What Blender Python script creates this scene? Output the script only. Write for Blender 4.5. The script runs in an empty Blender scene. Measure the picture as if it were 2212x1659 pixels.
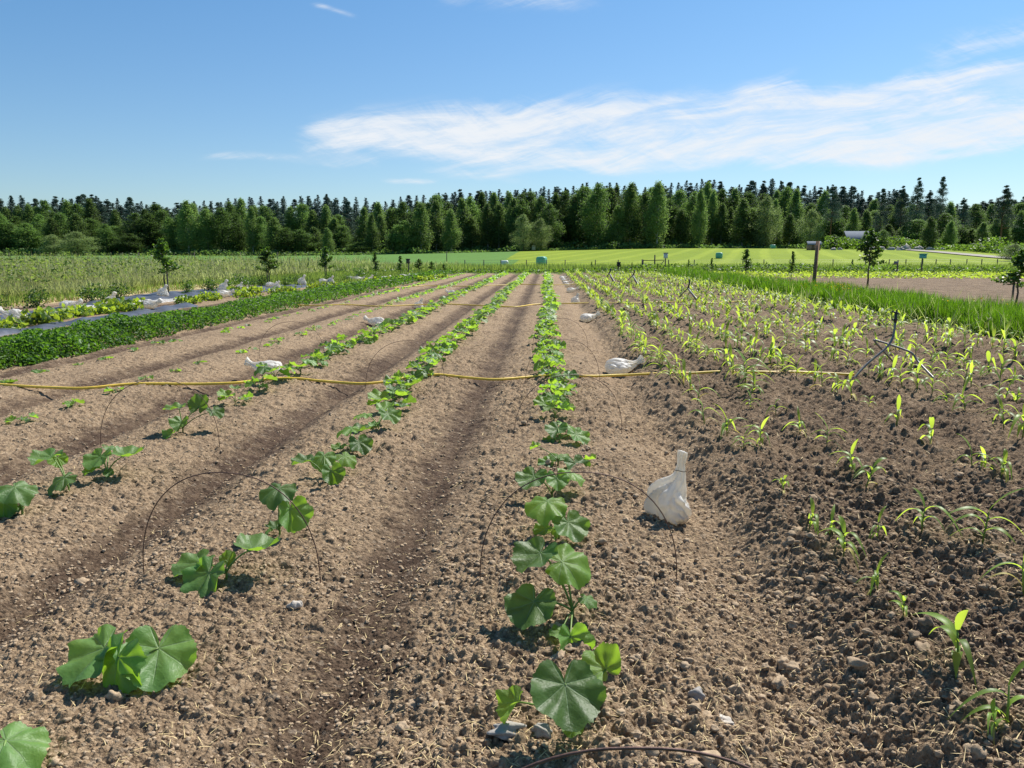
import bpy, math, random
import numpy as np
from mathutils import Vector, Matrix

random.seed(7); R = np.random.default_rng(11)
scene = bpy.context.scene
COL = scene.collection
rad = math.radians

# ------------------------------------------------------------------ camera
CAM_H, PITCH, YAW, FPX = 1.42, rad(9.75), rad(2.6), 757.0
cam_data = bpy.data.cameras.new('camera'); cam = bpy.data.objects.new('camera', cam_data); COL.objects.link(cam)
cam_data.sensor_width = 36.0; cam_data.lens = 36.0 * FPX / 1024.0
cam_data.clip_start = 0.05; cam_data.clip_end = 3000
cam.location = (0, 0, CAM_H); cam.rotation_euler = (math.pi / 2 - PITCH, 0, YAW)
scene.camera = cam
CM = cam.rotation_euler.to_matrix()
# ------------------------------------------------------------------ light
SUN_EL, SUN_AZ = rad(49), rad(36)        # azimuth clockwise from +Y (ahead), i.e. ahead and to the right
sd = bpy.data.lights.new('sun', 'SUN'); sun = bpy.data.objects.new('sun', sd); COL.objects.link(sun)
sd.energy = 5.0; sd.angle = rad(0.53); sd.color = (1.0, 0.955, 0.88)
SDIR = Vector((math.sin(SUN_AZ) * math.cos(SUN_EL), math.cos(SUN_AZ) * math.cos(SUN_EL), math.sin(SUN_EL)))
sun.rotation_euler = SDIR.to_track_quat('Z', 'Y').to_euler(); sun.location = (10, 10, 30)
scene.view_settings.view_transform = 'Standard'; scene.view_settings.look = 'None'
scene.view_settings.gamma = 1.0; scene.view_settings.exposure = 0.58
scene.cycles.use_denoising = True; scene.cycles.max_bounces = 6; scene.cycles.transparent_max_bounces = 4
scene.cycles.diffuse_bounces = 3; scene.cycles.transmission_bounces = 3; scene.cycles.glossy_bounces = 2

def ray(xd, yd):
    """direction of a point of the photograph (in a 2212 px wide view of it)"""
    k = 1024 / 2212.0
    v = CM @ Vector(((xd * k - 512) / FPX, (384 - yd * k) / FPX, -1.0))
    return v
def Q(xd, yd, zc):
    """world point at depth zc along the optical axis"""
    return Vector((0, 0, CAM_H)) + ray(xd, yd) * zc
def P(xd, yd, h=0.0):
    d = ray(xd, yd); t = (h - CAM_H) / d.z
    return Vector((0, 0, CAM_H)) + d * t
def depth(p):
    return -(CM.transposed() @ (Vector(p) - Vector((0, 0, CAM_H)))).z

# ------------------------------------------------------------------ node helpers
class N:
    def __init__(s, tree): s.t = tree; s.n = tree.nodes; s.l = tree.links
    def new(s, typ, **kw):
        o = s.n.new(typ)
        for k, v in kw.items(): setattr(o, k, v)
        return o
    def put(s, sock, v):
        if isinstance(v, bpy.types.NodeSocket): s.l.new(v, sock)
        elif v is not None: sock.default_value = v
    def m(s, op, a, b=None, c=None, clamp=False):
        o = s.new('ShaderNodeMath', operation=op, use_clamp=clamp)
        s.put(o.inputs[0], a)
        if b is not None: s.put(o.inputs[1], b)
        if c is not None: s.put(o.inputs[2], c)
        return o.outputs[0]
    def mix(s, f, a, b, mode='MIX'):
        o = s.new('ShaderNodeMix', data_type='RGBA', blend_type=mode)
        s.put(o.inputs[0], f); s.put(o.inputs[6], a); s.put(o.inputs[7], b)
        return o.outputs[2]
    def noise(s, vec, scale, detail=3, rough=.55, dist=0, dim='3D'):
        o = s.new('ShaderNodeTexNoise', noise_dimensions=dim)
        if vec is not None: s.put(o.inputs['Vector'], vec)
        o.inputs['Scale'].default_value = scale; o.inputs['Detail'].default_value = detail
        o.inputs['Roughness'].default_value = rough; o.inputs['Distortion'].default_value = dist
        return o.outputs[0]
    def ramp(s, f, stops):
        o = s.new('ShaderNodeValToRGB'); s.put(o.inputs[0], f)
        e = o.color_ramp.elements
        while len(e) < len(stops): e.new(.5)
        for i, (p, c) in enumerate(stops):
            e[i].position = p; e[i].color = (c, c, c, 1) if not isinstance(c, tuple) else (*c, 1)
        return o.outputs[0]
    def xyz(s, v):
        o = s.new('ShaderNodeSeparateXYZ'); s.put(o.inputs[0], v); return o.outputs
    def comb(s, x, y, z):
        o = s.new('ShaderNodeCombineXYZ'); s.put(o.inputs[0], x); s.put(o.inputs[1], y); s.put(o.inputs[2], z); return o.outputs[0]
    def sstep(s, v, a, b):
        o = s.new('ShaderNodeMapRange', interpolation_type='SMOOTHSTEP'); s.put(o.inputs[0], v)
        o.inputs[1].default_value = a; o.inputs[2].default_value = b; return o.outputs[0]

def c4(c): return (*c, 1.0)
# ------------------------------------------------------------------ world: sky and cirrus
world = bpy.data.worlds.new('World'); scene.world = world; world.use_nodes = True
w = N(world.node_tree); w.n.clear()
sky = w.new('ShaderNodeTexSky', sky_type='NISHITA'); sky.sun_disc = False
sky.sun_elevation = SUN_EL; sky.sun_rotation = SUN_AZ
sky.air_density = 1.0; sky.dust_density = 0.35; sky.ozone_density = 2.2; sky.altitude = 50
geo = w.new('ShaderNodeTexCoord')
dx, dy, dz = w.xyz(geo.outputs['Generated'])
ay = w.m('MAXIMUM', dy, 0.12)
U = w.m('DIVIDE', dx, ay); V = w.m('DIVIDE', dz, ay)
def uvd(xd, yd):
    r = ray(xd, yd); return r.x / r.y, r.z / r.y
warp = w.noise(w.comb(w.m('MULTIPLY', U, 1.0), w.m('MULTIPLY', V, 1.6), 3.0), 3.0, 3, .6)
V2 = w.m('ADD', V, w.m('MULTIPLY', w.m('SUBTRACT', warp, .5), .05))
def wisp(x0, y0, x1, y1, thick, amp, power=1.0):
    (a0, b0), (a1, b1) = uvd(x0, y0), uvd(x1, y1)
    cx, cy = (a0 + a1) / 2, (b0 + b1) / 2; L = math.hypot(a1 - a0, b1 - b0) / 2; th = math.atan2(b1 - b0, a1 - a0)
    T = 1.22 * thick * 1024 / 2212 / FPX
    du = w.m('SUBTRACT', U, cx); dv = w.m('SUBTRACT', V2, cy)
    s = w.m('DIVIDE', w.m('ADD', w.m('MULTIPLY', du, math.cos(th)), w.m('MULTIPLY', dv, math.sin(th))), L)
    t = w.m('DIVIDE', w.m('SUBTRACT', w.m('MULTIPLY', dv, math.cos(th)), w.m('MULTIPLY', du, math.sin(th))), T)
    g = w.m('EXPONENT', w.m('MULTIPLY', w.m('ADD', w.m('POWER', w.m('ABSOLUTE', s), 4.0), w.m('MULTIPLY', t, t)), -1.0))
    return w.m('MULTIPLY', g, amp)
wl = [wisp(650, 310, 880, 285, 34, 1.0), wisp(850, 275, 1340, 235, 30, 1.0), wisp(860, 300, 1260, 295, 34, 1.05),
      wisp(1000, 330, 1400, 345, 20, .75), wisp(1280, 275, 1620, 262, 42, 1.15), wisp(1590, 215, 1730, 190, 26, .9),
      wisp(1560, 280, 2300, 160, 26, 1.5), wisp(1650, 290, 2330, 215, 44, 1.3), wisp(1660, 325, 2300, 280, 28, 1.5), wisp(1400, 260, 1800, 225, 30, .9),
      wisp(1800, 320, 2330, 265, 34, .9), wisp(2000, 115, 2330, 60, 26, .6), wisp(1300, 330, 1800, 318, 22, .8),
      wisp(420, 345, 680, 352, 9, .5), wisp(700, 355, 830, 352, 14, .55), wisp(820, 400, 940, 402, 6, .7),
      wisp(930, -10, 1300, 12, 18, .62), wisp(670, 2, 770, 36, 5, .42), wisp(-60, 2, 60, 12, 16, .4),
      wisp(900, 372, 1140, 385, 14, .35), wisp(1850, 352, 2100, 350, 5, .4), wisp(1280, 352, 1480, 356, 7, .5)]
tot = wl[0]
for q in wl[1:]: tot = w.m('ADD', tot, q)
tot = w.m('MINIMUM', tot, 1.2)
# two sets of streaks, one fanning up to the right, one along the bands
def streak(th, sx, sy, sc, z, dist):
    a = w.m('ADD', w.m('MULTIPLY', U, math.cos(th)), w.m('MULTIPLY', V2, math.sin(th)))
    b = w.m('SUBTRACT', w.m('MULTIPLY', V2, math.cos(th)), w.m('MULTIPLY', U, math.sin(th)))
    return w.noise(w.comb(w.m('MULTIPLY', a, sx), w.m('MULTIPLY', b, sy), z), sc, 8, .68, dist)
s1 = streak(rad(12), 1.5, 9.0, 3.0, 1.0, .9)
s2 = streak(rad(-22), 1.6, 8.0, 3.6, 5.0, .7)
sm = w.m('ADD', w.m('MULTIPLY', s1, .62), w.m('MULTIPLY', s2, .38))
s3 = streak(rad(8), .8, 6.5, 3.4, 9.0, .5)
cl = w.m('MULTIPLY', w.sstep(w.m('ADD', w.m('MULTIPLY', sm, 2.9), w.m('MULTIPLY', tot, .55)), 1.38, 2.35), w.sstep(tot, 0.02, .60))
cl = w.m('MULTIPLY', w.m('MULTIPLY', cl, w.m('ADD', .38, w.m('MULTIPLY', w.sstep(s3, .38, .56), .62))), .98, clamp=True)
hor = w.sstep(V, -.02, .55)
tint = w.mix(hor, (0.92, 1.07, 1.20, 1), (0.70, 1.15, 1.38, 1))
skyc = w.mix(1.0, sky.outputs[0], tint, 'MULTIPLY')
# cloud colour is the white of sunlit ice crystals, in the same physical units as the sky
skyc = w.mix(cl, skyc, (9.0, 9.4, 9.9, 1))
bg = w.new('ShaderNodeBackground'); w.put(bg.inputs[0], skyc); bg.inputs[1].default_value = 0.064
wo = w.new('ShaderNodeOutputWorld'); w.l.new(bg.outputs[0], wo.inputs[0])

# ------------------------------------------------------------------ materials
def mat(name):
    m = bpy.data.materials.new(name); m.use_nodes = True; m.node_tree.nodes.clear()
    return m, N(m.node_tree)
def finish(n, shader, disp=None):
    o = n.new('ShaderNodeOutputMaterial'); n.l.new(shader, o.inputs[0])
def bsdf(n, col, rough=.8, spec=.3, bump=None, bstr=.3, bdist=.01, metal=0):
    b = n.new('ShaderNodeBsdfPrincipled'); n.put(b.inputs['Base Color'], col)
    n.put(b.inputs['Roughness'], rough); b.inputs['Specular IOR Level'].default_value = spec; b.inputs['Metallic'].default_value = metal
    if bump is not None:
        bp = n.new('ShaderNodeBump'); bp.inputs['Strength'].default_value = bstr; bp.inputs['Distance'].default_value = bdist
        n.l.new(bump, bp.inputs['Height']); n.l.new(bp.outputs[0], b.inputs['Normal'])
    return b.outputs[0]
def plain(name, col, rough=.8, spec=.3, var=.25, scale=20, bstr=.2, metal=0, coord='Object'):
    m, n = mat(name); tc = n.new('ShaderNodeTexCoord')
    f = n.noise(tc.outputs[coord], scale, 4, .6)
    a = tuple(c * (1 - var) for c in col); b = tuple(min(1, c * (1 + var)) for c in col)
    c = n.mix(n.ramp(f, [(.3, 0.), (.7, 1.)]), c4(a), c4(b))
    finish(n, bsdf(n, c, rough, spec, f, bstr, .01, metal)); return m
def leafy(name, col, tcol, trans=.45, rough=.5, spec=.4, var=.35, scale=2.0, random_amt=.25, grad=None, veins=False, gworld=False, tip=None):
    """two-sided leaf: reflecting + translucent. UV.x carries a random value per leaf, UV.y the way along it."""
    m, n = mat(name); tc = n.new('ShaderNodeTexCoord'); oi = n.new('ShaderNodeObjectInfo')
    gp = n.new('ShaderNodeNewGeometry')
    f = n.noise(gp.outputs['Position'], scale, 3, .6)
    ux, uy, _ = n.xyz(tc.outputs['UV'])
    v = n.m('ADD', n.m('MULTIPLY', n.m('SUBTRACT', f, .5), 1.6 * var), n.m('MULTIPLY', n.m('SUBTRACT', oi.outputs['Random'], .5), random_amt * 2))
    if not veins: v = n.m('ADD', v, n.m('MULTIPLY', n.m('SUBTRACT', ux, .5), var * 1.3))
    g = n.m('ADD', v, 1.0)
    c = n.mix(1.0, c4(col), n.comb(g, g, g), 'MULTIPLY'); t = n.mix(1.0, c4(tcol), n.comb(g, g, g), 'MULTIPLY')
    yl = n.m('MULTIPLY', n.sstep(n.noise(gp.outputs['Position'], scale * .6 + .3, 2), .52, .72), .4)
    c = n.mix(yl, c, n.mix(1., c, (1.5, 1.15, .75, 1), 'MULTIPLY'))
    if tip is not None:
        k = n.sstep(uy, tip[0], tip[1]); c = n.mix(k, c, c4(tip[2])); t = n.mix(k, t, c4(tip[2]))
    bump = None; bs = .3
    if veins:
        ang = n.m('ARCTAN2', ux, uy); r = n.m('SQRT', n.m('ADD', n.m('MULTIPLY', ux, ux), n.m('MULTIPLY', uy, uy)))
        q = n.m('ABSOLUTE', n.m('SUBTRACT', n.m('FRACT', n.m('ADD', n.m('MULTIPLY', ang, 7 / 6.2832), .5)), .5))
        dist = n.m('MULTIPLY', n.m('MULTIPLY', q, 6.2832 / 7), r)
        vein = n.m('SUBTRACT', 1.0, n.sstep(dist, .006, .024))
        vein = n.m('MULTIPLY', vein, n.m('SUBTRACT', 1.0, n.sstep(r, .45, .95)))
        # side veins branching off the main ones
        sv = n.m('ABSOLUTE', n.m('SUBTRACT', n.m('FRACT', n.m('ADD', n.m('MULTIPLY', r, 5.0), n.m('MULTIPLY', q, -6.0))), .5))
        side = n.m('MULTIPLY', n.m('SUBTRACT', 1.0, n.sstep(sv, .02, .07)), n.m('SUBTRACT', .75, r, clamp=True))
        vv = n.m('ADD', vein, n.m('MULTIPLY', side, .5), clamp=True)
        c = n.mix(n.m('MULTIPLY', vv, .6), c, (.28, .40, .20, 1)); t = n.mix(n.m('MULTIPLY', vv, .45), t, (.12, .22, .03, 1))
        mot = n.sstep(n.noise(tc.outputs['UV'], 5.5, 5, .7), .42, .66)
        c = n.mix(n.m('MULTIPLY', mot, .45), c, n.mix(1., c, (.62, .72, .62, 1), 'MULTIPLY'))
        blist = n.noise(tc.outputs['UV'], 9, 4, .6)
        bump = n.m('SUBTRACT', blist, n.m('MULTIPLY', vv, .5)); bs = .55
        # pale underside
        c = n.mix(n.m('MULTIPLY', gp.outputs['Backfacing'], .6), c, (.20, .31, .15, 1))
    s = bsdf(n, c, rough, spec, bump, bs, .006)
    tr = n.new('ShaderNodeBsdfTranslucent'); n.put(tr.inputs[0], t)
    mx = n.new('ShaderNodeMixShader'); mx.inputs[0].default_value = trans
    n.l.new(s, mx.inputs[1]); n.l.new(tr.outputs[0], mx.inputs[2])
    finish(n, mx.outputs[0]); return m

M = {}
def soil_material(name, dry, damp, crumb=True):
    m, n = mat(name); gp = n.new('ShaderNodeNewGeometry'); pos = gp.outputs['Position']
    x, y, z = n.xyz(pos)
    big = n.noise(pos, 1.1, 4, .6); mid = n.noise(pos, 9, 4, .65); fine = n.noise(pos, 70, 4, .7); peb = n.noise(pos, 28, 2, .5)
    # damp, finer earth lies as stripes along the wheel tracks between the beds; its edge is ragged
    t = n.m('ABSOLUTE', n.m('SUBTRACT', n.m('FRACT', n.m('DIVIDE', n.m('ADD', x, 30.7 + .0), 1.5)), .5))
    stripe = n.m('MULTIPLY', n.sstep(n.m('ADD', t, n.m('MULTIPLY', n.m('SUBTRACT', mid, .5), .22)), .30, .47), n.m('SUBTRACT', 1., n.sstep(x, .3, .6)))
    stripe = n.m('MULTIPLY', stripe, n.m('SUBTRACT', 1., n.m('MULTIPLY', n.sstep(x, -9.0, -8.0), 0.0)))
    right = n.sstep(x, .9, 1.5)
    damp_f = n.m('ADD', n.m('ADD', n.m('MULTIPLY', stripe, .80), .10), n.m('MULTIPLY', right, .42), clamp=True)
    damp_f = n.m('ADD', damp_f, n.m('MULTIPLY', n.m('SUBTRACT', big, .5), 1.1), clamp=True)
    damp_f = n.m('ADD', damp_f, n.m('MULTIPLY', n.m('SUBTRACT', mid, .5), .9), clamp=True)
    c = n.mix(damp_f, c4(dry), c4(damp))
    c = n.mix(n.sstep(fine, .35, .72), n.mix(1., c, (.72, .70, .68, 1), 'MULTIPLY'), n.mix(1., c, (1.18, 1.16, 1.12, 1), 'MULTIPLY'))
    speck = n.sstep(n.noise(pos, 42, 3, .6), .50, .62)
    speck = n.m('MAXIMUM', speck, n.m('MULTIPLY', n.sstep(n.noise(pos, 15, 4, .7), .53, .62), .85))
    c = n.mix(n.m('MULTIPLY', speck, .62), c, n.mix(1., c, (.34, .31, .30, 1), 'MULTIPLY'))
    grain = n.sstep(peb, .60, .70)
    c = n.mix(n.m('MULTIPLY', grain, .35), c, (.42, .34, .25, 1))
    h = n.m('ADD', n.m('MULTIPLY', fine, .5), n.m('MULTIPLY', mid, 1.2))
    finish(n, bsdf(n, c, .95, .12, h, 1.0, .03)); return m
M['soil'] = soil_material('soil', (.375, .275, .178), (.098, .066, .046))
def clod_material():
    m, n = mat('soil_clods'); gp = n.new('ShaderNodeNewGeometry'); pos = gp.outputs['Position']
    x, y, z = n.xyz(pos)
    a = n.noise(pos, 18, 3, .6); f = n.noise(pos, 120, 3, .7); b = n.noise(pos, 1.1, 4, .6)
    right = n.sstep(x, .9, 1.5)
    k = n.m('ADD', n.m('MULTIPLY', right, .42), n.m('ADD', n.m('MULTIPLY', n.m('SUBTRACT', a, .5), 1.5), n.m('MULTIPLY', n.m('SUBTRACT', b, .5), .8)), clamp=True)
    c = n.mix(k, (.45, .335, .22, 1), (.14, .10, .07, 1))
    c = n.mix(n.sstep(f, .3, .7), n.mix(1., c, (.75, .75, .75, 1), 'MULTIPLY'), c)
    finish(n, bsdf(n, c, .95, .1, f, .8, .004)); return m
M['clods'] = clod_material()

def grass_ground(name, cols, scale, stripes=0):
    m, n = mat(name); gp = n.new('ShaderNodeNewGeometry'); pos = gp.outputs['Position']
    x, y, z = n.xyz(pos)
    p2 = n.comb(x, n.m('MULTIPLY', y, .22), 0.)
    a = n.noise(p2, .05 * scale, 4, .6); b = n.noise(p2, .7 * scale, 4, .7); f = n.noise(n.comb(x, n.m('MULTIPLY', y, .12), 0.), 4.5 * scale, 3, .7)
    c = n.mix(n.ramp(a, [(.30, 0.), (.70, 1.)]), c4(cols[0]), c4(cols[1]))
    c = n.mix(n.m('MULTIPLY', n.sstep(b, .45, .75), .6), c, c4(cols[2]))
    c = n.mix(n.m('MULTIPLY', n.sstep(f, .4, .75), .5), c, n.mix(1., c, (.6, .66, .6, 1), 'MULTIPLY'))
    if stripes:   # mowing swaths running up the field
        s = n.m('SINE', n.m('ADD', n.m('MULTIPLY', n.m('SUBTRACT', x, n.m('MULTIPLY', y, .28)), 6.2832 / 5.2), n.m('MULTIPLY', a, 3.0)))
        c = n.mix(n.m('MULTIPLY', n.sstep(s, .2, .95), stripes), c, n.mix(1., c, (1.42, 1.32, 1.9, 1), 'MULTIPLY'))
    finish(n, bsdf(n, c, .9, .1, f, .4, .15)); return m
M['field_right'] = grass_ground('mown_meadow_grass', [(.170, .235, .012), (.215, .280, .016), (.150, .190, .018)], 1, .6)
M['field_left'] = grass_ground('young_crop_green', [(.095, .190, .034), (.110, .215, .040), (.085, .160, .030)], 1, .1)
M['meadow_floor'] = grass_ground('meadow_floor', [(.10, .12, .035), (.13, .15, .045), (.16, .15, .06)], 3)
M['forest_floor'] = plain('forest_floor', (.035, .045, .018), .95, .1, .4, .3)
M['straw_ground'] = grass_ground('straw_mulch', [(.44, .36, .17), (.52, .44, .23), (.26, .27, .10)], 9)
M['gravel'] = plain('gravel', (.30, .27, .23), .9, .2, .15, 2)

M['squash'] = leafy('squash_leaf', (.115, .225, .068), (.31, .54, .028), .48, .45, .5, .30, 7, .38, veins=True)
M['squash_young'] = leafy('young_squash_leaf', (.13, .25, .055), (.38, .60, .035), .5, .45, .4, .2, 5, .2, veins=True)
M['stem'] = leafy('green_stem', (.19, .30, .07), (.24, .36, .05), .25, .45, .4, .2, 8)
M['maize'] = leafy('maize_leaf', (.18, .31, .07), (.54, .70, .06), .57, .45, .35, .25, 4, .25)
M['maize_stalk'] = leafy('maize_stalk', (.16, .25, .06), (.30, .42, .06), .3, .5, .3, .2, 6)
M['maize_old'] = leafy('yellowed_leaf', (.42, .36, .10), (.5, .42, .10), .4, .6, .3, .3, 6)
M['rye'] = leafy('rye_blade', (.050, .130, .014), (.16, .33, .010), .45, .5, .3, .6, .9, .1)
M['meadow'] = leafy('meadow_blade', (.24, .275, .10), (.46, .52, .17), .42, .6, .25, .5, .35, .1, tip=(.72, .95, (.30, .27, .15)))
M['band'] = leafy('verge_blade', (.13, .20, .045), (.32, .44, .07), .42, .6, .25, .5, .2, .1)
M['potato'] = leafy('potato_leaf', (.062, .140, .030), (.18, .38, .022), .42, .5, .3, .45, 1.3, .1)
M['weeds'] = leafy('weed_leaf', (.055, .115, .020), (.20, .34, .03), .42, .5, .3, .6, .35, .1)
M['orchard'] = leafy('apple_leaf', (.045, .10, .022), (.16, .30, .02), .4, .42, .45, .4, 3, .15)
M['yellowleaf'] = leafy('mulched_squash_leaf', (.12, .21, .045), (.38, .50, .03), .5, .45, .4, .5, .8, .2)
M['birch'] = leafy('birch_foliage', (.135, .205, .070), (.22, .34, .07), .42, .6, .2, .55, .35, .42)
M['alder'] = leafy('broadleaf_foliage', (.100, .170, .055), (.17, .29, .05), .42, .6, .2, .5, .35, .42)
M['palebush'] = leafy('pale_foliage', (.19, .25, .11), (.27, .37, .10), .42, .6, .2, .45, .4, .15)
M['spruce'] = leafy('spruce_needles', (.080, .130, .100), (.06, .10, .06), .12, .7, .15, .5, .4, .3)
M['pine'] = leafy('pine_needles', (.085, .135, .100), (.07, .11, .065), .15, .7, .15, .5, .4, .3)
M['bark'] = plain('bark', (.10, .075, .055), .9, .1, .4, 6)
M['birch_bark'] = plain('birch_bark', (.42, .40, .36), .8, .2, .4, 3)
M['pine_bark'] = plain('pine_bark', (.16, .085, .05), .9, .1, .35, 4)
M['hose'] = plain('yellow_rubber', (.80, .54, .07), .45, .4, .15, 14)
M['rust'] = plain('rusty_wire', (.105, .058, .045), .6, .4, .4, 60, metal=.3)
M['steel'] = plain('galvanised_steel', (.20, .19, .18), .5, .5, .25, 25, metal=.45)
M['dark'] = plain('dark_metal', (.03, .03, .032), .6, .4, .3, 30)
M['wood'] = plain('weathered_wood', (.19, .115, .07), .85, .2, .35, 12)
M['greywood'] = plain('grey_wood', (.13, .11, .09), .9, .15, .35, 12)
M['wrap'] = plain('green_bale_wrap', (.12, .38, .26), .35, .5, .12, 3)
M['whitewrap'] = plain('white_bale_wrap', (.62, .66, .58), .4, .5, .1, 3)
M['white'] = plain('white_paint', (.75, .75, .72), .6, .3, .08, 6)
M['teal'] = plain('teal_paint', (.10, .42, .36), .5, .4, .1, 6)
M['roof'] = plain('grey_roof', (.17, .19, .22), .95, .05, .12, 2)
M['pinkwall'] = plain('faded_red_wall', (.36, .22, .17), .85, .2, .15, 2)
M['stone'] = plain('grey_stone', (.33, .30, .27), .85, .25, .25, 30, .5)
M['paleston'] = plain('pale_stone', (.46, .41, .35), .9, .1, .25, 60, .5)
M['rock'] = plain('granite', (.30, .28, .26), .9, .2, .35, 1.2, .5)
M['straw'] = plain('straw', (.58, .44, .22), .7, .3, .3, 30)
M['yellowflower'] = leafy('ochre_flowers', (.48, .34, .03), (.5, .36, .02), .4, .6, .2, .3, 1)
M['whiteflower'] = leafy('cow_parsley', (.55, .56, .48), (.5, .5, .4), .3, .6, .2, .2, 1)
def bag_material():
    m, n = mat('white_woven_plastic'); tc = n.new('ShaderNodeTexCoord'); p = tc.outputs['Object']
    x, y, z = n.xyz(p)
    f = n.noise(p, 7, 4, .6); wv = n.noise(p, 60, 3, .6)
    c = n.mix(n.m('MULTIPLY', n.sstep(f, .42, .70), .55), (.90, .89, .87, 1), (.82, .75, .62, 1))
    dirt = n.m('MULTIPLY', n.m('SUBTRACT', 1., n.sstep(z, .0, .05)), n.sstep(n.noise(p, 22, 4), .42, .65))
    c = n.mix(n.m('MULTIPLY', dirt, .6), c, (.33, .25, .18, 1))
    s = bsdf(n, c, .5, .35, n.m('ADD', f, n.m('MULTIPLY', wv, .2)), .35, .012)
    tr = n.new('ShaderNodeBsdfTranslucent'); n.put(tr.inputs[0], n.mix(1., c, (.95, .88, .75, 1), 'MULTIPLY'))
    mx = n.new('ShaderNodeMixShader'); mx.inputs[0].default_value = .50
    n.l.new(s, mx.inputs[1]); n.l.new(tr.outputs[0], mx.inputs[2]); finish(n, mx.outputs[0]); return m
M['bag'] = bag_material()
def fabric_material():
    m, n = mat('black_ground_fabric'); gp = n.new('ShaderNodeNewGeometry'); p = gp.outputs['Position']
    f = n.noise(p, 3, 4, .6)
    c = n.mix(n.sstep(f, .35, .7), (.035, .042, .060, 1), (.075, .088, .12, 1))
    finish(n, bsdf(n, c, .6, .45, f, .4, .03)); return m
M['fabric'] = fabric_material()

# ------------------------------------------------------------------ mesh helpers
def mesh_np(name, V, F, mats, uv=None, smooth=False, midx=None):
    V = np.asarray(V, np.float32).reshape(-1, 3)
    if not isinstance(F, (list, tuple)): F = [F]
    F = [np.asarray(f, np.int32) for f in F if len(f)]
    me = bpy.data.meshes.new(name)
    me.vertices.add(len(V)); me.vertices.foreach_set('co', V.ravel())
    lv = np.concatenate([f.ravel() for f in F]); cnt = np.concatenate([np.full(len(f), f.shape[1], np.int32) for f in F])
    st = np.concatenate([[0], np.cumsum(cnt)[:-1]]).astype(np.int32)
    me.loops.add(len(lv)); me.loops.foreach_set('vertex_index', lv)
    me.polygons.add(len(cnt)); me.polygons.foreach_set('loop_start', st)
    if midx is not None: me.polygons.foreach_set('material_index', np.asarray(midx, np.int32))
    if smooth: me.polygons.foreach_set('use_smooth', np.ones(len(cnt), bool))
    if uv is not None:
        l = me.uv_layers.new(name='UVMap'); l.data.foreach_set('uv', np.asarray(uv, np.float32)[lv].ravel())
    for mm in (mats if isinstance(mats, (list, tuple)) else [mats]): me.materials.append(mm)
    me.update(calc_edges=True); return me
class MB:
    """collects pieces into one mesh"""
    def __init__(s): s.V = []; s.F = {}; s.UV = []; s.n = 0; s.mi = {}
    def add(s, V, F, uv=None, mi=0):
        V = np.asarray(V, float).reshape(-1, 3)
        if not isinstance(F, (list, tuple)): F = [F]
        for f in F:
            f = np.asarray(f, np.int64)
            if len(f) == 0: continue
            s.F.setdefault((f.shape[1], mi), []).append(f + s.n)
        s.V.append(V); s.UV.append(np.asarray(uv, float) if uv is not None else np.full((len(V), 2), .5)); s.n += len(V); return s
    def mesh(s, name, mats, smooth=False):
        ks = sorted(s.F); Fs = [np.concatenate(s.F[k]) for k in ks]
        mi = np.concatenate([np.full(len(f), k[1]) for f, k in zip(Fs, ks)])
        return mesh_np(name, np.concatenate(s.V), Fs, mats, np.concatenate(s.UV), smooth, mi)
def obj(name, me, parent=None, loc=None, rz=0, matrix=None):
    o = bpy.data.objects.new(name, me); COL.objects.link(o)
    if parent is not None: o.parent = parent
    if matrix is not None: o.matrix_local = matrix
    elif loc is not None: o.location = loc; o.rotation_euler = (0, 0, rz)
    return o
def tag(o, label=None, cat=None, group=None, kind=None):
    if label: o['label'] = label
    if cat: o['category'] = cat
    if group: o['group'] = group
    if kind: o['kind'] = kind
    return o
def thing(name, label, cat, loc, rz=0, group=None):
    o = bpy.data.objects.new(name, None); COL.objects.link(o); o.location = loc; o.rotation_euler = (0, 0, rz)
    o.empty_display_size = .1
    return tag(o, label, cat, group)

def tube(pts, r, k=8, cap=True):
    P_ = np.array([tuple(p) for p in pts], float); n = len(P_)
    r = np.full(n, r) if np.isscalar(r) else np.asarray(r, float)
    T = np.gradient(P_, axis=0); T /= np.linalg.norm(T, axis=1)[:, None] + 1e-9
    ref = np.array([0, 0, 1.]) if abs(T[:, 2]).mean() < .8 else np.array([1., 0, 0])
    A = np.cross(T, ref); A /= np.linalg.norm(A, axis=1)[:, None] + 1e-9; B = np.cross(T, A)
    ph = np.linspace(0, 2 * np.pi, k, endpoint=False)
    V = P_[:, None] + r[:, None, None] * (np.cos(ph)[None, :, None] * A[:, None] + np.sin(ph)[None, :, None] * B[:, None])
    V = V.reshape(-1, 3); i = np.arange(n - 1)[:, None] * k; j = np.arange(k)[None]
    a = i + j; b = i + (j + 1) % k
    F = [np.stack([a, b, b + k, a + k], -1).reshape(-1, 4)]
    if cap: F.append(np.array([np.arange(k)[::-1]])); F.append(np.array([np.arange(k) + (n - 1) * k]))
    uv = np.stack([np.full(n * k, .5), np.repeat(np.linspace(0, 1, n), k)], -1)
    return V, F, uv
def box(c, s, rz=0, bev=0):
    x, y, z = [q / 2 for q in s]; V = np.array([[-x, -y, -z], [x, -y, -z], [x, y, -z], [-x, y, -z], [-x, -y, z], [x, -y, z], [x, y, z], [-x, y, z]])
    cs, sn = math.cos(rz), math.sin(rz); V = np.stack([V[:, 0] * cs - V[:, 1] * sn, V[:, 0] * sn + V[:, 1] * cs, V[:, 2]], -1) + np.array(c)
    F = np.array([[0, 3, 2, 1], [4, 5, 6, 7], [0, 1, 5, 4], [1, 2, 6, 5], [2, 3, 7, 6], [3, 0, 4, 7]])
    return V, F, None
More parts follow.
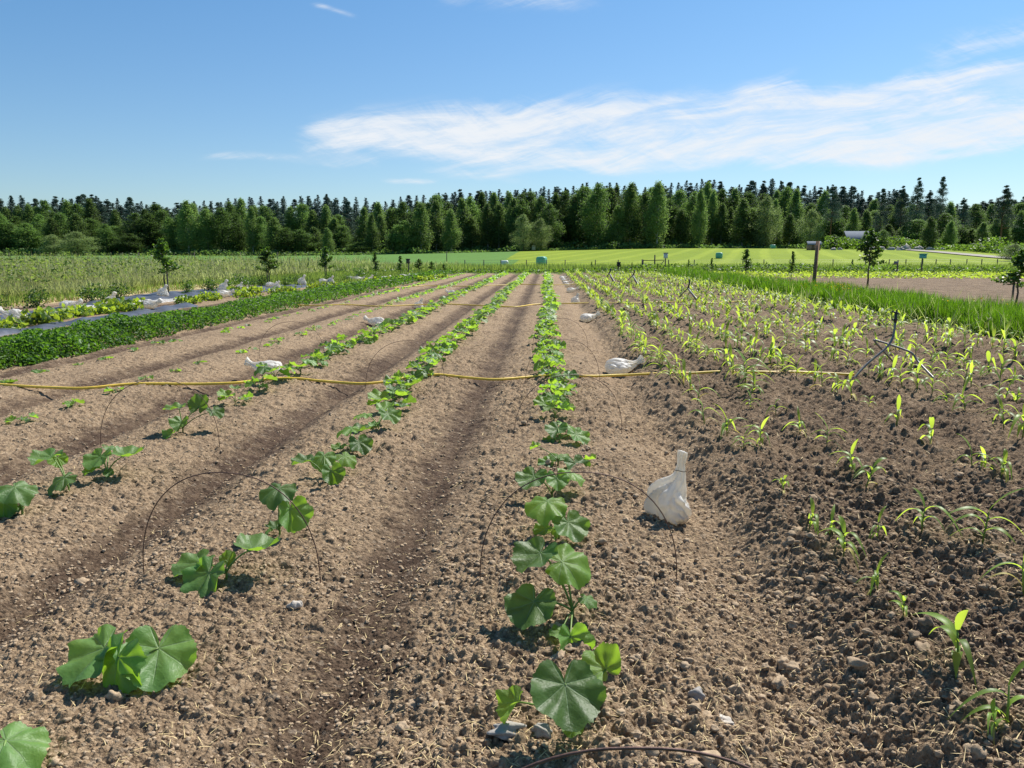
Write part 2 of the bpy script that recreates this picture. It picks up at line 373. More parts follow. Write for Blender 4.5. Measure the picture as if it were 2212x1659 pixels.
def smooth_path(pts, n=60):
    """Catmull-Rom through pts"""
    p = np.array([tuple(q) for q in pts], float); p = np.vstack([2 * p[0] - p[1], p, 2 * p[-1] - p[-2]])
    out = []; seg = len(p) - 3; m = max(2, n // seg)
    for i in range(seg):
        t = np.linspace(0, 1, m, endpoint=False)[:, None]
        a, b, c, d = p[i:i + 4]
        out.append(.5 * ((2 * b) + (-a + c) * t + (2 * a - 5 * b + 4 * c - d) * t ** 2 + (-a + 3 * b - 3 * c + d) * t ** 3))
    return np.vstack(out + [p[-2][None]])
def ribbons(base, L, W, az, rise, droop, reach, segs=4, fold=0.0, prof='leaf', rng=R):
    """arching blades as ribbons: all inputs are arrays of n"""
    n = len(base); base = np.asarray(base, float)
    L, W, az, rise, droop, reach = [np.broadcast_to(np.asarray(q, float), (n,)) for q in (L, W, az, rise, droop, reach)]
    s = np.linspace(0, 1, segs + 1)
    dirs = np.stack([np.sin(az), np.cos(az)], -1)
    hor = (reach * L)[:, None] * (s ** 1.2)[None]
    ver = L[:, None] * (rise[:, None] * s[None] - droop[:, None] * s[None] ** 2)
    cx = base[:, 0, None] + dirs[:, 0, None] * hor; cy = base[:, 1, None] + dirs[:, 1, None] * hor; cz = base[:, 2, None] + ver
    wprof = (1 - s ** 1.6) if prof == 'blade' else np.maximum(0, np.sin(np.pi * (s * .93 + .07) ** .75)) * .9 + .04
    ww = W[:, None] * wprof[None] / 2
    sx = np.cos(az)[:, None] * ww; sy = -np.sin(az)[:, None] * ww
    tw = rng.uniform(-.5, .5, n)[:, None] * ww * s[None]
    cols = 3 if fold else 2
    l = np.stack([cx - sx, cy - sy, cz + fold * ww - tw], -1); r = np.stack([cx + sx, cy + sy, cz + fold * ww + tw], -1)
    arr = [l, np.stack([cx, cy, cz], -1), r] if fold else [l, r]
    V = np.stack(arr, 2)             # n, segs+1, cols, 3
    idx = np.arange(n * (segs + 1) * cols).reshape(n, segs + 1, cols)
    F = np.stack([idx[:, :-1, :-1], idx[:, :-1, 1:], idx[:, 1:, 1:], idx[:, 1:, :-1]], -1).reshape(-1, 4)
    rnd = rng.random(n)
    uv = np.stack([np.broadcast_to(rnd[:, None, None], V.shape[:3]), np.broadcast_to(s[None, :, None], V.shape[:3])], -1).reshape(-1, 2)
    return V.reshape(-1, 3), F, uv
def leaflets(c, L, W, rng=R, up=0.0, nrm=None, fold=.25):
    """many small folded leaves, each four vertices, random directions (up>0 biases faces skyward)"""
    n = len(c); L = np.broadcast_to(L, (n,)); W = np.broadcast_to(W, (n,))
    a = rng.normal(size=(n, 3)); a[:, 2] *= (1 - up); a /= np.linalg.norm(a, axis=1)[:, None]
    q = rng.normal(size=(n, 3))
    if nrm is not None: q = q * .6 + nrm
    q[:, 2] += up * 1.5
    b = np.cross(a, q); b /= np.linalg.norm(b, axis=1)[:, None] + 1e-9; nn = np.cross(b, a)
    v0 = c - a * L[:, None] / 2; v2 = c + a * L[:, None] / 2
    off = -nn * (W * fold)[:, None]
    v1 = c + b * W[:, None] / 2 - a * L[:, None] * .08 + off; v3 = c - b * W[:, None] / 2 - a * L[:, None] * .08 + off
    V = np.stack([v0, v1, v2, v3], 1).reshape(-1, 3); i = np.arange(n)[:, None] * 4
    F = np.concatenate([i + np.array([[0, 1, 2]]), i + np.array([[0, 2, 3]])])
    r = np.repeat(rng.random(n), 4); uv = np.stack([r, np.tile([0, .5, 1, .5], n)], -1)
    return V, F, uv

# ------------------------------------------------------------------ noise in numpy
def _h(ix, iy, s):
    h = (ix.astype(np.int64) * 374761393 + iy.astype(np.int64) * 668265263 + s * 1442695041) & 0xffffffff
    h = ((h ^ (h >> 13)) * 1274126177) & 0xffffffff
    return ((h ^ (h >> 16)) & 0xffffff).astype(np.float32) / 16777216.0
def vnoise(x, y, sc, seed=0):
    x = np.asarray(x, float) * sc; y = np.asarray(y, float) * sc; ix = np.floor(x).astype(np.int64); iy = np.floor(y).astype(np.int64)
    fx = x - ix; fy = y - iy; fx = fx * fx * (3 - 2 * fx); fy = fy * fy * (3 - 2 * fy)
    a = _h(ix, iy, seed); b = _h(ix + 1, iy, seed); c = _h(ix, iy + 1, seed); d = _h(ix + 1, iy + 1, seed)
    return (a * (1 - fx) + b * fx) * (1 - fy) + (c * (1 - fx) + d * fx) * fy
def fbm(x, y, sc, seed=0, o=4):
    return sum(vnoise(x, y, sc * 2 ** k, seed + k) * .5 ** (k + 1) for k in range(o))
def clods(x, y, cell, seed, fill=.75, amp=None):
    """half-buried lumps, one per cell, at most: returns height of the highest lump over each point"""
    gx = x / cell; gy = y / cell; ix = np.floor(gx).astype(np.int64); iy = np.floor(gy).astype(np.int64)
    out = np.zeros(x.shape, np.float32)
    for di in (-1, 0, 1):
        for dj in (-1, 0, 1):
            cx = ix + di; cy = iy + dj
            px = cx + .15 + .7 * _h(cx, cy, seed); py = cy + .15 + .7 * _h(cx, cy, seed + 1)
            rr = .30 + .42 * _h(cx, cy, seed + 2) ** 1.5
            rr = rr * (_h(cx, cy, seed + 3) < fill)
            e = .7 + .6 * _h(cx, cy, seed + 4)
            d2 = ((gx - px) * e) ** 2 + ((gy - py) / e) ** 2
            hgt = np.sqrt(np.maximum(rr * rr - d2, 0)) - rr * .25
            out = np.maximum(out, hgt.astype(np.float32))
    return out * cell

# ------------------------------------------------------------------ ground
XS, PIT = 0.07, 1.5                      # centre row and row pitch
def sst(v, a, b):
    t = np.clip((np.asarray(v, float) - a) / (b - a), 0, 1); return t * t * (3 - 2 * t)
def bed(x, y):
    """the big shape of the ground: beds and furrows"""
    x = np.asarray(x, float); y = np.asarray(y, float)
    xx = x + .05 * (vnoise(x, y, .5, 3) - .5) + .04 * (vnoise(x * 0, y, .35, 5) - .5)
    h = np.zeros(np.broadcast(x, y).shape)
    t = (xx - XS) / PIT; t = np.abs(t - np.round(t)) * 2          # 0 on a row, 1 in a furrow
    dpt = np.where(xx > -1.4, .085, np.where(xx > -2.9, .13, .125))
    left = -dpt * (t ** 2.6) * (1 - sst(xx, .62, .9))
    left = np.where(xx < -6.9, -.13 + .10 * sst(-xx, 6.9, 7.3) - .03 * sst(-xx, 8.5, 9.2), left)
    h = h + left
    def fur(x0, d, wd): return -d * np.exp(-((xx - x0) / wd) ** 2)
    h = h + fur(.93, .115, .20) * sst(xx, .5, .8) + fur(3.35, .12, .26) + fur(5.65, .12, .26) + fur(7.9, .10, .3)
    h = h + .025 * np.exp(-((xx - 1.25) / .12) ** 2) + .026 * np.cos((xx - 1.42) / .70 * 2 * np.pi) * sst(xx, 1.1, 1.4) * (1 - sst(xx, 7.8, 8.2))
    h = h + .035 * (vnoise(x, y, 1.3, 9) - .5) * (.6 + .8 * sst(xx, .9, 1.4)) + .02 * (vnoise(x, y, 3.1, 12) - .5)
    far = sst(y, 56, 61)
    return h * (1 - far)
def terrain(x, y):
    x = np.asarray(x, float); y = np.asarray(y, float)
    r = sst(y, 64, 190) * (0.95 + 1.75 * sst(x, -70, 40)) + .25 * (vnoise(x, y, .03, 4) - .5) * sst(y, 70, 120)
    hill = sst(y, 212, 330) * 15
    return r + hill
def G(x, y): return float(terrain(x, y) + (bed(x, y) if y < 61 else 0.0))
def GA(x, y):
    return terrain(x, y) + np.where(np.asarray(y) < 61, bed(x, y), 0)

# near ground: one dense sheet whose mesh gets coarser with distance
D0, D1, OY = 1.9, 62.0 + 1.2, -1.2
ds = [D0]
while ds[-1] < D1:
    d = ds[-1] - 1.0
    ds.append(ds[-1] + max(.0015, (.00125 if d < 5 else .0020 if d < 12 else .0034) * d))
ds = np.array(ds); NC = 1500
ang = np.tan(np.linspace(rad(-46), rad(44), NC)); ang = np.linspace(-1.0, .93, NC)
X = (ds[:, None] * ang[None]).astype(np.float64); Y = np.repeat(ds[:, None] + OY, NC, 1)
jit = np.gradient(ds)[:, None] * .25
Hh = bed(X, Y)
rough = (.12 + .95 * fbm(X, Y, .9, 21)) * np.where(X < -1.4, .75, 1.0) * np.where(X < -4.2, .75, 1)
furm = sst(np.abs(((X - XS) / PIT) - np.round((X - XS) / PIT)) * 2, .62, .92) * (X < .6)
rough = rough * (1 - .60 * sst(np.abs(((X - XS) / PIT) - np.round((X - XS) / PIT)) * 2, .6, .95) * (X < .6))
rough = rough + .55 * sst(X, .95, 1.25) + .30 * sst(X, -.2, .9) * sst(-Y, -4.5, -1.5)
rough = rough * (1 - .5 * sst(X, 9.5, 11)) * (1 - .45 * sst(-X, 9, 11))
dd = Y + 1.0
def lod(c): return np.clip((c / (dd * .0024)) - .5, 0, 1)
rough = rough * (1 + .45 * sst(Y, 3.5, 8))
Hh += clods(X, Y, .105, 31, .30) * rough * .55
Hh += clods(X, Y, .052, 41, .60) * np.minimum(rough * 1.1, 1.15) * lod(.052)
near = slice(0, int(np.searchsorted(ds, 30)))
Hh[near] += clods(X[near], Y[near], .025, 51, .85) * np.minimum(rough[near] * 1.1 + .35, 1.35) * (1 - .45 * furm[near]) * lod(.026)[near]
near = slice(0, int(np.searchsorted(ds, 13)))
Hh[near] += clods(X[near], Y[near], .0125, 61, .92) * 1.15 * lod(.0135)[near]
Hh += (fbm(X, Y, 16, 71, 3) - .45) * .018 * (.4 + rough)
nr = len(ds); idx = np.arange(nr * NC).reshape(nr, NC)
F = np.stack([idx[:-1, :-1], idx[:-1, 1:], idx[1:, 1:], idx[1:, :-1]], -1).reshape(-1, 4)
xc = X[:-1, :-1].ravel() + .5 * (vnoise(X[:-1, :-1].ravel(), Y[:-1, :-1].ravel(), .8, 2) - .5); yc = Y[:-1, :-1].ravel()
mi = np.where(xc < -15.0, np.where(xc < -18.0, 2, 1), 0); mi = np.where((xc > 8.2) & (xc < 10.2), 2, mi)
mi = np.where((yc > 56.5) | ((xc < -9.2) & (yc > 37)), 2, mi)
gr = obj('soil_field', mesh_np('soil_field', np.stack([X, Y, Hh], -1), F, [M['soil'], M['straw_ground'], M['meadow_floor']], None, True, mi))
tag(gr, 'tilled brown earth in long beds with furrows', kind='structure')
HG_x, HG_y, HG_h = X, Y, Hh

# far terrain
gx = np.concatenate([np.linspace(-420, -130, 30), np.linspace(-126, 126, 127), np.linspace(130, 420, 30)]); gy = np.concatenate([[-60, -20, 0], np.linspace(10, 62, 14), np.linspace(63.5, 240, 110), np.linspace(250, 700, 24)])
TX, TY = np.meshgrid(gx, gy); TZ = terrain(TX, TY)
TZ = TZ - .30 * (1 - sst(TY, 59.5, 63.5))
idx = np.arange(TX.size).reshape(TX.shape)
F = np.stack([idx[:-1, :-1], idx[:-1, 1:], idx[1:, 1:], idx[1:, :-1]], -1).reshape(-1, 4)
cxm = TX[:-1, :-1].ravel() + 1; cym = TY[:-1, :-1].ravel() + 1
edge = -9 + (cym - 70) * .02
split = np.where(cxm < -4 - (cym - 62) * .02, 1, 0)
mi = np.where(cym > 203 - 12 * sst(cxm, 60, 110), 2, split); mi = np.where((cym < 64) | ((cxm < -20 - cym * .05) & (cym < 110)), 3, mi)
fg = obj('field_terrain', mesh_np('field_terrain', np.stack([TX, TY, TZ], -1), F, [M['field_right'], M['field_left'], M['forest_floor'], M['meadow_floor']], None, True, mi))
tag(fg, 'mown green meadow rising gently to the forest', kind='structure')

def GH(x, y):
    """height of the finished near ground (with its clods) at a point"""
    d = y - OY
    if d <= D0 or d >= ds[-1] or not (-1 < x / d < .93): return G(x, y)
    i = int(np.searchsorted(ds, d)); j = int(round((x / d + 1.0) / 1.93 * (NC - 1)))
    i = min(i, nr - 1); j = min(max(j, 0), NC - 1); return float(HG_h[i, j])
def GHA(x, y):
    d = y - OY; i = np.clip(np.searchsorted(ds, d), 0, nr - 1); j = np.clip(np.round((x / d + 1.0) / 1.93 * (NC - 1)).astype(int), 0, NC - 1)
    return HG_h[i, j]
def on(p, dz=0.0):
    return Vector((p[0], p[1], GH(p[0], p[1]) + dz))

# loose clods lying on the soil near the camera
def ico(sub):
    t = (1 + 5 ** .5) / 2
    v = np.array([[-1, t, 0], [1, t, 0], [-1, -t, 0], [1, -t, 0], [0, -1, t], [0, 1, t], [0, -1, -t], [0, 1, -t], [t, 0, -1], [t, 0, 1], [-t, 0, -1], [-t, 0, 1]], float)
    f = [[0, 11, 5], [0, 5, 1], [0, 1, 7], [0, 7, 10], [0, 10, 11], [1, 5, 9], [5, 11, 4], [11, 10, 2], [10, 7, 6], [7, 1, 8], [3, 9, 4], [3, 4, 2], [3, 2, 6], [3, 6, 8], [3, 8, 9], [4, 9, 5], [2, 4, 11], [6, 2, 10], [8, 6, 7], [9, 8, 1]]
    v = [q / np.linalg.norm(q) for q in v]
    for _ in range(sub):
        c = {}; nf = []
        def mid(a, b):
            k = (min(a, b), max(a, b))
            if k not in c:
                m_ = v[a] + v[b]; v.append(m_ / np.linalg.norm(m_)); c[k] = len(v) - 1
            return c[k]
        for a, b, d in f:
            x_, y_, z_ = mid(a, b), mid(b, d), mid(d, a); nf += [[a, x_, z_], [b, y_, x_], [d, z_, y_], [x_, y_, z_]]
        f = nf
    return np.array(v), np.array(f)
def rocks(cx, cy, cz, r, sub, rng, lump=.28, flat=.75):
    v, f = ico(sub); n = len(cx)
    s = rng.uniform(.75, 1.25, (n, 3)); s[:, 2] *= flat
    V = v[None] * s[:, None]
    for k in range(3):       # cut random facets and lumps
        a = rng.normal(size=(n, 1, 3)); a /= np.linalg.norm(a, axis=2, keepdims=True)
        d = (v[None] * a).sum(2); V = V * (1 - lump * np.maximum(0, d - .35))[..., None]
        V = V * (1 + .14 * np.sin(d * rng.uniform(4, 9, (n, 1)) + rng.uniform(0, 6, (n, 1))))[..., None]
    th = rng.uniform(0, 6.28, n); c, s_ = np.cos(th)[:, None], np.sin(th)[:, None]
    x, y = V[..., 0] * c - V[..., 1] * s_, V[..., 0] * s_ + V[..., 1] * c
    V = np.stack([x, y, V[..., 2]], -1) * r[:, None, None] + np.stack([cx, cy, cz], -1)[:, None]
    F = f[None] + (np.arange(n) * len(v))[:, None, None]
    return V.reshape(-1, 3), F.reshape(-1, 3)
mb = MB()
xb = np.concatenate([R.uniform(.0, 1.5, 90), R.uniform(-1.6, 0, 16), R.uniform(1.0, 3.2, 120)]); db = np.concatenate([1.15 + 1.6 * R.random(90) ** 1.3, R.uniform(1.3, 2.8, 16), R.uniform(2.0, 5.0, 120)])
rb = R.uniform(.016, .034, len(xb)) * np.where(R.random(len(xb)) < .8, .8, 1.1); V, F = rocks(xb, db, GHA(xb, db) + rb * .1, rb, 2, R, .35, .7); mb.add(V, F)
for n_, d0, d1, rmin, rmax, sub in ((22000, .95, 3.4, .0035, .0095, 1), (600, .95, 3.6, .011, .019, 2), (16000, 3.0, 9.0, .005, .013, 1), (1500, 3.0, 12.0, .012, .024, 1)):
    u = R.random(n_); d = 1 / (1 / d1 + u * (1 / d0 - 1 / d1)) if d1 > 4 else d0 + (d1 - d0) * u ** .8
    x = R.uniform(-.86, .76, n_) * (d + .4)
    keep = (R.random(n_) < np.where(x > .9, 1., np.where(x > -.6, .75, .5)) * (.35 + 1.1 * fbm(x, d, 2.2, 88, 2))) & (np.abs(x) < 9)
    if rmin > .0105: keep &= (x > .2) | (R.random(n_) < .25)
    x = x[keep]; d = d[keep]; r = rmin + (rmax - rmin) * R.random(len(x)) ** 2.2
    V, F = rocks(x, d, GHA(x, d) + r * .15, r, sub, R); mb.add(V, F)
tag(obj('soil_clods', mb.mesh('soil_clods', M['clods'], True)), 'crumbly brown earth clods scattered on the beds', 'soil clods', kind='stuff')
# straw and root bits on the soil
n_ = 15000; u = R.random(n_); d = 1 / (1 / 22 + u * (1 / 1.0 - 1 / 22)); x = R.uniform(-.85, .78, n_) * (d + .4)
k = R.random(n_) < np.where(x > .5, 1., np.where(x > -1.2, .8, .22)); x = x[k]; d = d[k]
L = R.uniform(.012, .06, len(x)) * np.where(R.random(len(x)) < .1, 1.5, 1); W = np.maximum(.0023, .0009 * d) * R.uniform(.7, 1.4, len(x))
V, F, uv = ribbons(np.stack([x, d, GHA(x, d) + .004 + .006 * R.random(len(x))], -1), L, W, R.uniform(0, 6.28, len(x)), R.uniform(-.15, .35, len(x)), R.uniform(0, .3, len(x)), .95, 3, prof='blade')
tag(obj('straw_bits', mesh_np('straw_bits', V, F, M['straw'], uv)), 'pale bits of straw littering the soil', 'straw', kind='stuff')
# single stones one can point at
def stone(p, r, m, label, sc=(1, 1, .7), rz=0, seed=1):
    rg = np.random.default_rng(seed); V, F = rocks(np.zeros(1), np.zeros(1), np.zeros(1), np.array([r]), 3, rg, .22, 1.)
    V = V * np.array(sc); me = mesh_np('stone', V, F, M[m], None, True)
    o = obj('stone', me, None, on(p, r * .12), rz); tag(o, label, 'stone', 'stones lying on the beds')
stone(P(637, 1307), .022, 'paleston', 'whitish oblong stone on the bed beyond the front squash plant', (1.5, .8, .7), .4, 3)
stone(P(1507, 1500), .030, 'stone', 'light grey upright stone on the bed to the side of the front squash leaf', (.85, .8, 1.25), .2, 5)
stone(P(1095, 1590), .034, 'stone', 'grey flat stone lying under the small folded squash leaf', (1.5, 1, .6), .5, 7)
stone(P(1170, 1592), .025, 'stone', 'dark grey stone beside the flat one at the front squash plant', (1, 1, .8), 1.2, 9)
stone(P(1570, 1545), .020, 'paleston', 'pale brown wedge shaped stone on the front bed edge', (1.4, .9, .6), 2.2, 12)
stone(P(1150, 1465), .022, 'soil', 'round lump of earth beside the front squash leaf', (1, 1, .9), 0, 14)

# ------------------------------------------------------------------ squash plants
def leaf_mesh(seed, curl=.16, wave=.05, nA=70, nR=7, fold=0., m='squash', lob=.022):
    rg = np.random.default_rng(seed)
    th = np.linspace(-math.pi, math.pi, nA + 1); c, Rr = .20, .80
    rr = c * np.cos(th) + np.sqrt(Rr ** 2 - (c * np.sin(th)) ** 2)
    notch = 1 - .80 * np.exp(-(((math.pi - np.abs(th)) / .27) ** 2))
    lobes = 1 + lob * np.cos(5 * th) + .030 * np.abs(np.sin(th * 11)) ** .6 + .014 * np.sign(np.sin(th * 37)) + .018 * rg.normal(size=nA + 1)
    rr = rr * notch * lobes; rr[-1] = rr[0] = .12
    th = th * .985
    rad_ = np.linspace(0, 1, nR + 1)[1:] ** .9
    x = np.sin(th)[None] * rr[None] * rad_[:, None]; y = np.cos(th)[None] * rr[None] * rad_[:, None]
    r = np.hypot(x, y); p1, p2, p3 = rg.uniform(0, 6.28, 3)
    z = curl * r ** 2 + wave * r * np.cos(7 * th + math.pi)[None] * (.4 + r) + .55 * wave * np.sin(3 * th + p1)[None] * r ** 2 * 1.4 + wave * .5 * np.sin(6 * x + p2) * r
    z = z + fold * np.abs(x) - .10 * np.maximum(0, y - .35) ** 2 * 3 * rg.uniform(.3, 1.5)
    z = z + .022 * np.sin(13 * x + p3) * np.cos(11 * y + p1) + .10 * wave / .06 * .5 * np.maximum(0, r - .62) * np.sin(9 * th + p2)[None]
    V = np.vstack([[[0, 0, 0]], np.stack([x, y, z], -1).reshape(-1, 3)]); uv = V[:, :2].copy()
    k = nA + 1; F3 = np.array([[0, 1 + j, 2 + j] for j in range(nA)])[:, ::-1]
    F4 = np.array([[1 + i * k + j, 1 + (i + 1) * k + j, 1 + (i + 1) * k + j + 1, 1 + i * k + j + 1] for i in range(nR - 1) for j in range(nA)])[:, ::-1]
    return V, [F3, F4], uv
LEAFV = [leaf_mesh(1, .24, .085), leaf_mesh(2, .36, .08), leaf_mesh(3, .10, .10, fold=.18), leaf_mesh(4, -.20, .09), leaf_mesh(5, .50, .07), leaf_mesh(6, .16, .10, fold=.5)]
LOWV = [leaf_mesh(q, c_, .05, 14, 2, f_) for q, c_, f_ in ((11, .2, 0), (12, -.15, 0), (13, .1, .4))]
LEAFM = [mesh_np('squash_leaf', *a[:2], M['squash'], a[2], True) for a in LEAFV]
LEAFY = [mesh_np('squash_leaf_young', *a[:2], M['squash_young'], a[2], True) for a in LEAFV]
def leaf_matrix(pos, scale, az, dip, roll=0.0):
    az, dip, roll = rad(az), rad(dip), rad(roll)
    T = Vector((math.sin(az) * math.cos(dip), math.cos(az) * math.cos(dip), -math.sin(dip)))
    S = Vector((math.cos(az), -math.sin(az), 0)); Nn = S.cross(T).normalized()
    if Nn.z < 0 and abs(dip) < 1.5: Nn = -Nn; S = -S
    Rm = Matrix.Rotation(roll, 3, T); S = Rm @ S; Nn = Rm @ Nn
    m = Matrix((S, T, Nn)).transposed().to_4x4()
    return Matrix.Translation(pos) @ m @ Matrix.Diagonal((scale, scale, scale, 1))
def petiole(mbd, tip, base=(0, 0, 0), r=.0032, k=6):
    a = np.array(base, float); b = np.array(tip, float)
    mid = (a + b) / 2; mid[:2] = a[:2] * .6 + b[:2] * .4; mid[2] = max(a[2], b[2]) * .75 + .02
    t = np.linspace(0, 1, 9)[:, None]; pts = (1 - t) ** 2 * a + 2 * t * (1 - t) * mid + t * t * b
    mbd.add(*tube(pts, np.linspace(r * 1.25, r * .8, 9), k))
def build_squash(loc, rz, leaves, group, label, vine=None, name='squash_plant'):
    """leaves: (x, y, z, scale, az, dip, roll, variant, young) relative to the plant's base"""
    t = thing(name, label, 'squash plant', loc, rz, group)
    s = MB(); s.add(*tube([(0, 0, -.02), (.002, .004, .03), (.0, .0, .055)], [.0062, .0055, .0045], 8))
    for L in leaves:
        petiole(s, L[:3], (0, 0, .035), .0036 * (.6 + 4 * L[3]))
    for k in range(3):   # tendrils and small shoots
        a = random.uniform(0, 6.28); s.add(*tube([(0, 0, .04), (.02 * math.sin(a), .02 * math.cos(a), .06), (.045 * math.sin(a), .045 * math.cos(a), .055)], [.0022, .0016, .0008], 5))
    obj('stem', s.mesh('squash_stem', M['stem'], True), t)
    for L in leaves:
        me = (LEAFY if (len(L) > 8 and L[8]) else LEAFM)[L[7] % 6]
        obj('leaf', me, t, matrix=leaf_matrix(Vector(L[:3]), L[3], L[4], L[5], L[6]))
    return t
ORD = ['', 'first', 'second', 'third', 'fourth', 'fifth', 'sixth', 'seventh', 'eighth', 'ninth', 'tenth', 'eleventh', 'twelfth', 'thirteenth', 'fourteenth', 'fifteenth', 'sixteenth', 'seventeenth', 'eighteenth', 'nineteenth', 'twentieth']
_T = ['', '', 'twenty', 'thirty', 'forty', 'fifty', 'sixty', 'seventy', 'eighty', 'ninety']
for _n in range(21, 100): ORD.append(_T[_n // 10][:-1] + 'ieth' if _n % 10 == 0 else _T[_n // 10] + ' ' + ORD[_n % 10])
ROWN = {0: 'central squash row', 1: 'squash row just left of the central one', 2: 'squash row with the white bags on its left side', 3: 'small squash row next to the outermost one', 4: 'outermost squash row beside the potatoes'}
GRP = {k: 'squash plants in the ' + v for k, v in ROWN.items()}
def hand_plant(bx, by, lv, row, label):
    base = on(P(bx, by)); zc = depth(base); out = []
    for (xd, yd, dz_, sc, az, dip, roll, var, *yg) in lv:
        p = Q(xd, yd, zc + dz_) - base
        if p.z < .015: p.z = .015
        out.append((p.x, p.y, p.z, sc, az, dip, roll, var, yg[0] if yg else 0))
    return build_squash(base, 0, out, GRP[row], label)
H = hand_plant
# second row, front
H(292, 1478, [(343, 1400, .03, .150, 165, 36, -8, 0), (226, 1400, .03, .145, 208, 30, 10, 2), (256, 1420, -.06, .125, 200, 62, 0, 3), (302, 1396, .10, .055, 20, -35, 0, 1, 1)], 1, 'squash plant with two broad leaves nearest the camera in the second row')
H(489, 1262, [(452, 1238, -.05, .125, 205, 42, 0, 2), (432, 1214, .06, .115, 225, 22, 0, 0), (546, 1187, .02, .120, 20, 12, 0, 4), (492, 1214, .06, .050, 10, -40, 0, 1, 1)], 1, 'squash plant with a cupped dark leaf inside the wire hoop of the second row')
H(604, 1165, [(604, 1054, .0, .115, 185, 16, 0, 3), (627, 1099, .0, .115, 160, 66, -25, 5), (597, 1139, -.02, .055, 280, 0, 0, 1), (585, 1140, .05, .045, 250, 30, 0, 3)], 1, 'third squash plant of the second row, under the far side of the hoop')
H(703, 1048, [(664, 995, 0, .095, 235, 12, 0, 1), (700, 985, .15, .10, 180, 30, 0, 3), (716, 1018, -.05, .09, 150, 62, 0, 5), (745, 985, .2, .09, 120, 25, 0, 3, 1)], 1, 'fourth squash plant of the second row, leaning with a drooping pale leaf')
H(757, 985, [(760, 925, .05, .11, 240, 5, 0, 3, 1), (775, 955, 0, .11, 140, 42, 0, 2), (770, 930, .2, .10, 60, 10, 0, 4), (735, 980, .1, .07, 200, 20, 0, 0, 1)], 1, 'fifth squash plant of the second row with a pale round leaf')
H(817, 930, [(790, 895, .0, .10, 260, 0, 0, 3, 1), (838, 893, 0, .12, 135, 35, 0, 2), (830, 885, .2, .10, 20, -10, 0, 4), (810, 915, .1, .06, 200, 20, 0, 0)], 1, 'sixth squash plant of the second row, before the first yellow hose')
# central row, front
H(1255, 1590, [(1220, 1478, -.02, .135, 172, 36, -5, 0), (1118, 1516, .02, .070, 235, 48, 20, 5, 1), (1308, 1446, .12, .078, 330, -20, -25, 5, 1), (1240, 1560, -.02, .045, 200, 40, 0, 1, 1)], 0, 'squash plant with one big round leaf nearest the camera in the central row')
H(1236, 1352, [(1154, 1299, -.06, .122, 205, 34, 0, 0), (1214, 1214, .02, .125, 80, 8, 28, 3, 1), (1168, 1194, .06, .115, 225, 30, 0, 1), (1232, 1384, -.16, .090, 170, 66, -15, 5), (1212, 1384, -.12, .045, 250, 10, 0, 2, 1), (1265, 1292, .0, .05, 110, 15, 0, 3)], 0, 'second squash plant of the central row, with a lit yellow green leaf on top')
H(1207, 1170, [(1227, 1128, -.04, .118, 155, 38, 0, 0), (1182, 1083, .02, .13, 190, 12, 0, 3, 1), (1178, 1142, -.02, .065, 235, 20, 0, 2, 1), (1190, 1160, .05, .06, 200, 50, 0, 1)], 0, 'third squash plant of the central row, inside the wire hoop')
H(1192, 1078, [(1153, 1028, -.02, .118, 205, 30, 0, 0), (1202, 1032, -.05, .085, 170, 45, 0, 1), (1230, 1018, .1, .11, 135, 10, -20, 3, 1)], 0, 'fourth squash plant of the central row, with a leaf reaching left')
H(1205, 1010, [(1242, 1000, 0, .115, 150, 40, 0, 0), (1272, 998, .1, .055, 120, -20, 0, 5, 1), (1185, 1000, .05, .08, 220, 25, 0, 2), (1205, 985, .2, .12, 190, 10, 0, 3, 1), (1160, 965, .1, .05, 260, 20, 0, 5, 1)], 0, 'fifth squash plant of the central row, behind the hoop top')
H(1208, 958, [(1245, 938, 0, .115, 140, 35, 0, 0), (1205, 925, .1, .11, 200, 30, 0, 1), (1218, 915, .2, .11, 90, 20, 0, 3, 1), (1190, 950, .05, .07, 220, 30, 0, 2, 1)], 0, 'sixth squash plant of the central row, with ruffled dark leaves')
# third row, front
H(148, 1064, [(110, 985, .05, .115, 200, 18, 0, 1), (140, 1032, -.05, .115, 215, 22, 0, 3), (125, 990, .15, .07, 150, 40, 0, 2, 1)], 2, 'second squash plant of the third row, with two stacked leaves')
H(233, 1036, [(217, 986, -.03, .11, 195, 38, 0, 0), (270, 985, .02, .12, 15, 6, 0, 4), (205, 1012, -.08, .07, 215, 30, 0, 1), (237, 965, .2, .09, 60, 20, 0, 3), (235, 1020, -.05, .04, 160, 40, 0, 0)], 2, 'third squash plant of the third row, with a cupped dark leaf')
H(48, 1118, [(32, 1052, 0, .12, 120, 18, 0, 3), (8, 1085, -.02, .10, 160, 70, 0, 5), (40, 1105, 0, .06, 240, 20, 0, 2)], 2, 'squash plant at the photo edge at the head of the third row')
H(395, 940, [(386, 880, .05, .11, 250, 10, 0, 0), (430, 880, .1, .11, 5, -50, 0, 1), (462, 888, .1, .09, 120, 35, 0, 2), (392, 912, -.05, .09, 180, 40, 0, 5), (372, 945, -.1, .07, 210, 40, 0, 5)], 2, 'squash plant of the third row with an upright toothed leaf')
t_ = H(8, 1700, [(12, 1600, .04, .115, 112, 14, 0, 3)], 1, 'cut off pale squash leaf in the bottom corner of the photo')

